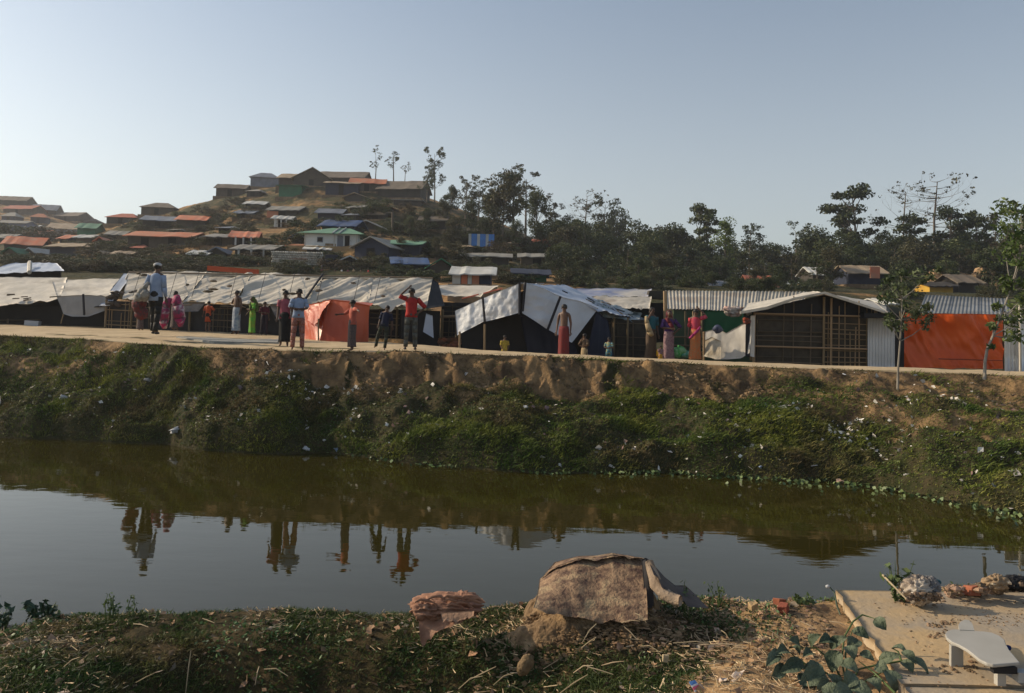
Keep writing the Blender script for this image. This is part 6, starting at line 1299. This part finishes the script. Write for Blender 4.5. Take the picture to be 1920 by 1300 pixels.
# longer dry stalks one can pick out
q=random.Random(21)
SKL=[(1090,1215,1118,1195,4.15),(1118,1170,1092,1205,4.25),(1190,1150,1212,1168,4.45),(1165,1168,1200,1165,4.4),(1170,1175,1195,1200,4.3),(1200,1212,1236,1222,4.15),(1262,1206,1350,1212,4.15),(1310,1210,1400,1212,4.2),(1352,1182,1368,1200,4.4),
 (1440,1180,1475,1205,4.3),(1462,1205,1458,1235,4.1),(1455,1190,1480,1230,4.15),(1405,1162,1430,1185,4.4),(1100,1250,1150,1265,3.95),(1075,1262,1112,1248,3.95),(1128,1248,1170,1240,3.95),(1050,1300,1102,1265,3.8),(880,1275,930,1250,3.9),(860,1292,905,1268,3.85),(925,1285,965,1262,3.85),
 (358,1220,348,1300,3.9),(486,1250,478,1285,3.85),(380,1160,402,1168,4.8),(250,1170,278,1176,4.7),(120,1250,150,1232,4.2),(255,1280,290,1262,4.0),(495,1255,540,1268,3.9),(1555,1165,1590,1175,4.5),(1500,1165,1530,1180,4.5),(1360,1225,1395,1215,4.1)]
STK=[]
for i,(a_,c_,e_,g_,Y_) in enumerate(SKL):
    p0=P(a_,c_,Y_);p1=P(e_,g_,Y_-.05)
    for p_ in (p0,p1): p_.z=max(p_.z,gz(p_.x,p_.y)+.01)
    o=MB().path([p0,p0.lerp(p1,.5)+Vector((0,0,q.uniform(.0,.02))),p1],[.0022,.003,.0015],5).ob('dry_stalk',mat('stalk',(.40,.32,.20),(.28,.21,.13),.8,8,0,objr=.3)); tag(o,'@','stalk','dry broken stalks on the near bank'); STK.append((o,(a_+e_)/2,(c_+g_)/2,abs(e_-a_)+abs(g_-c_)))
# litter pieces on the far bank worth picking out
def fb(px,py):   # pixel -> point on the far bank
    best=None
    for t_ in np.linspace(0,1,80):
        d_=12+8*t_; 
        q_=P(px,py,d_); y0=float(wly(q_.x)); y1_=float(lineat(NEp,q_.x,1)); tt=(d_-y0)/(y1_-y0)
        if 0<=tt<=1:
            Y_,Z_,_,_=bank(q_.x,tt)
            if q_.z<=float(Z_): return q_
    return P(px,py,14)
for px,py,s_,m,nm,lb in ((120,748,.10,F_white,'plastic_bag','crumpled white plastic bag on the grassy left part of the far bank'),(118,762,.08,F_white,'paper','white paper scraps just below the crumpled bag on the left'),(575,843,.07,F_white,'cup','white cup lying at the far water line'),
    (632,845,.07,fm('blue_beaker',(.30,.40,.55)),'beaker','blue and white beaker lying at the far water line'),(1492,845,.08,F_white,'plastic_bag','bright white scrap on the grass of the far bank at right'),(1712,707,.07,fm('silver_foil',(.5,.55,.6)),'foil_packet','silvery packet caught on the bank top near the slender sapling'),
    (1692,812,.07,fm('cream_paper',(.6,.55,.42)),'paper','cream paper lying below the slender sapling'),(985,765,.05,F_white,'paper','small white scrap below the eroded bank, centre'),(1575,905,.07,fm('peach_scrap',(.6,.42,.32)),'scrap','peach-coloured scrap floating at the far water line'),(1425,878,.05,F_lblue,'wrapper','light blue wrapper near the far water line'),
    (278,715,.09,fm('grey_scrap',(.42,.40,.38)),'cloth_scrap','grey-white cloth scrap on the upper left bank'),(330,808,.10,F_white,'plastic_strip','white plastic strip at the foot of the left bank'),(1390,770,.06,F_white,'paper','pale scrap on the bank beneath the bamboo hut')):
    p_=fb(px,py); b=MB(); b.ell((0,0,0),(s_,s_*.6,s_*.45),8,6,.4,random); o=b.ob(nm,m); o.location=p_+Vector((0,-.02,.02)); o.rotation_euler=(0,random.uniform(-.4,.4),random.uniform(0,3)); tag(o,lb,'litter')
# ================================================================ LABELS FOR THE FILLING GREENERY
CW={'dark':'dark','mid':'green','olive':'olive','brown':'brownish','bright':'bright'}
def auto_label():
    seen={}
    for o,kind,col,px,py,h in FILLERS:
        noun={'round':'tree','shrub':'bush','lacy':'twiggy tree'}[kind]; sz='tiny' if h<1.0 and kind=='shrub' else 'small' if h<3 else 'mid-sized' if h<7 else 'tall'
        done=None
        for q in sorted(NAMED,key=lambda n:abs(n[0]-px)+abs(n[1]-py))[:6]:
            dx=px-q[0];dy=py-q[1]; rel=('just left of' if dx<0 else 'just right of') if abs(dx)>abs(dy)*1.3 else ('above' if dy<0 else 'below')
            if abs(dx)>70 and rel[0]=='j': rel='well to the '+('left' if dx<0 else 'right')+' of'
            lb='%s %s %s %s the %s'%(sz,CW[col],noun,rel,q[2])
            if len(lb.split())<=16 and lb not in seen: done=lb; break
        if done is None: done='%s %s %s among the undergrowth of the slopes'%(sz,CW[col],noun)
        seen[done]=1; o['label']=done
        if 'among the undergrowth' in done: o['group']='bushes and trees lost in the undergrowth of the slopes'
auto_label()
ANC=[(1150,1100,'printed mat'),(832,1160,'terracotta-pink cloth'),(985,1247,'brown husk'),(1580,1250,'broad-leaved plant'),(1304,1288,'torn sweet packet'),(1575,1108,'slab corner'),(1464,1130,'broken brick'),(208,1130,'spindly weed'),(85,1140,'dark leafy clump')]
st=set()
for o,x,y,l in STK:
    for q in sorted(ANC,key=lambda n:abs(n[0]-x)+abs(n[1]-y)):
        dx=x-q[0];dy=y-q[1]; s1='far ' if abs(dx)+abs(dy)>150 else ''; rel=(s1+'left of' if dx<0 else s1+'right of') if abs(dx)>abs(dy)*1.6 else ('beyond' if dy<0 else 'in front of') if abs(dy)>abs(dx)*1.6 else (('behind' if dy<0 else 'in front')+' and '+('left' if dx<0 else 'right')+' of')
        lb='%s dry stalk lying %s the %s'%('short' if l<34 else 'medium' if l<52 else 'long',rel,q[2])
        if lb not in st: break
    st.add(lb); o['label']=lb

seen=set()
for o,col,px,py in AUTOH:
    for q in sorted([n for n in NAMED],key=lambda n:abs(n[0]-px)+abs(n[1]-py))[:8]:
        dx=px-q[0];dy=py-q[1]; rel=('just left of' if dx<0 else 'just right of') if abs(dx)>abs(dy)*1.3 else ('above' if dy<0 else 'below')
        lb='small %s-roofed hut %s the %s'%(RN[col],rel,q[2])
        if len(lb.split())<=16 and lb not in seen: break
    seen.add(lb); o['label']=lb
# ================================================================ HAZE
hz=MB().box((-420,-60,-1.8),(420,330,60)).mesh('haze')
hm=bpy.data.materials.new('haze_air'); hm.use_nodes=True; T=hm.node_tree; T.nodes.clear()
pv=T.nodes.new('ShaderNodeVolumePrincipled'); pv.inputs['Color'].default_value=(.86,.88,.93,1); pv.inputs['Density'].default_value=.0006; pv.inputs['Anisotropy'].default_value=.35
out=T.nodes.new('ShaderNodeOutputMaterial'); T.links.new(pv.outputs[0],out.inputs['Volume'])
ob('haze',hz,hm,kind='stuff')
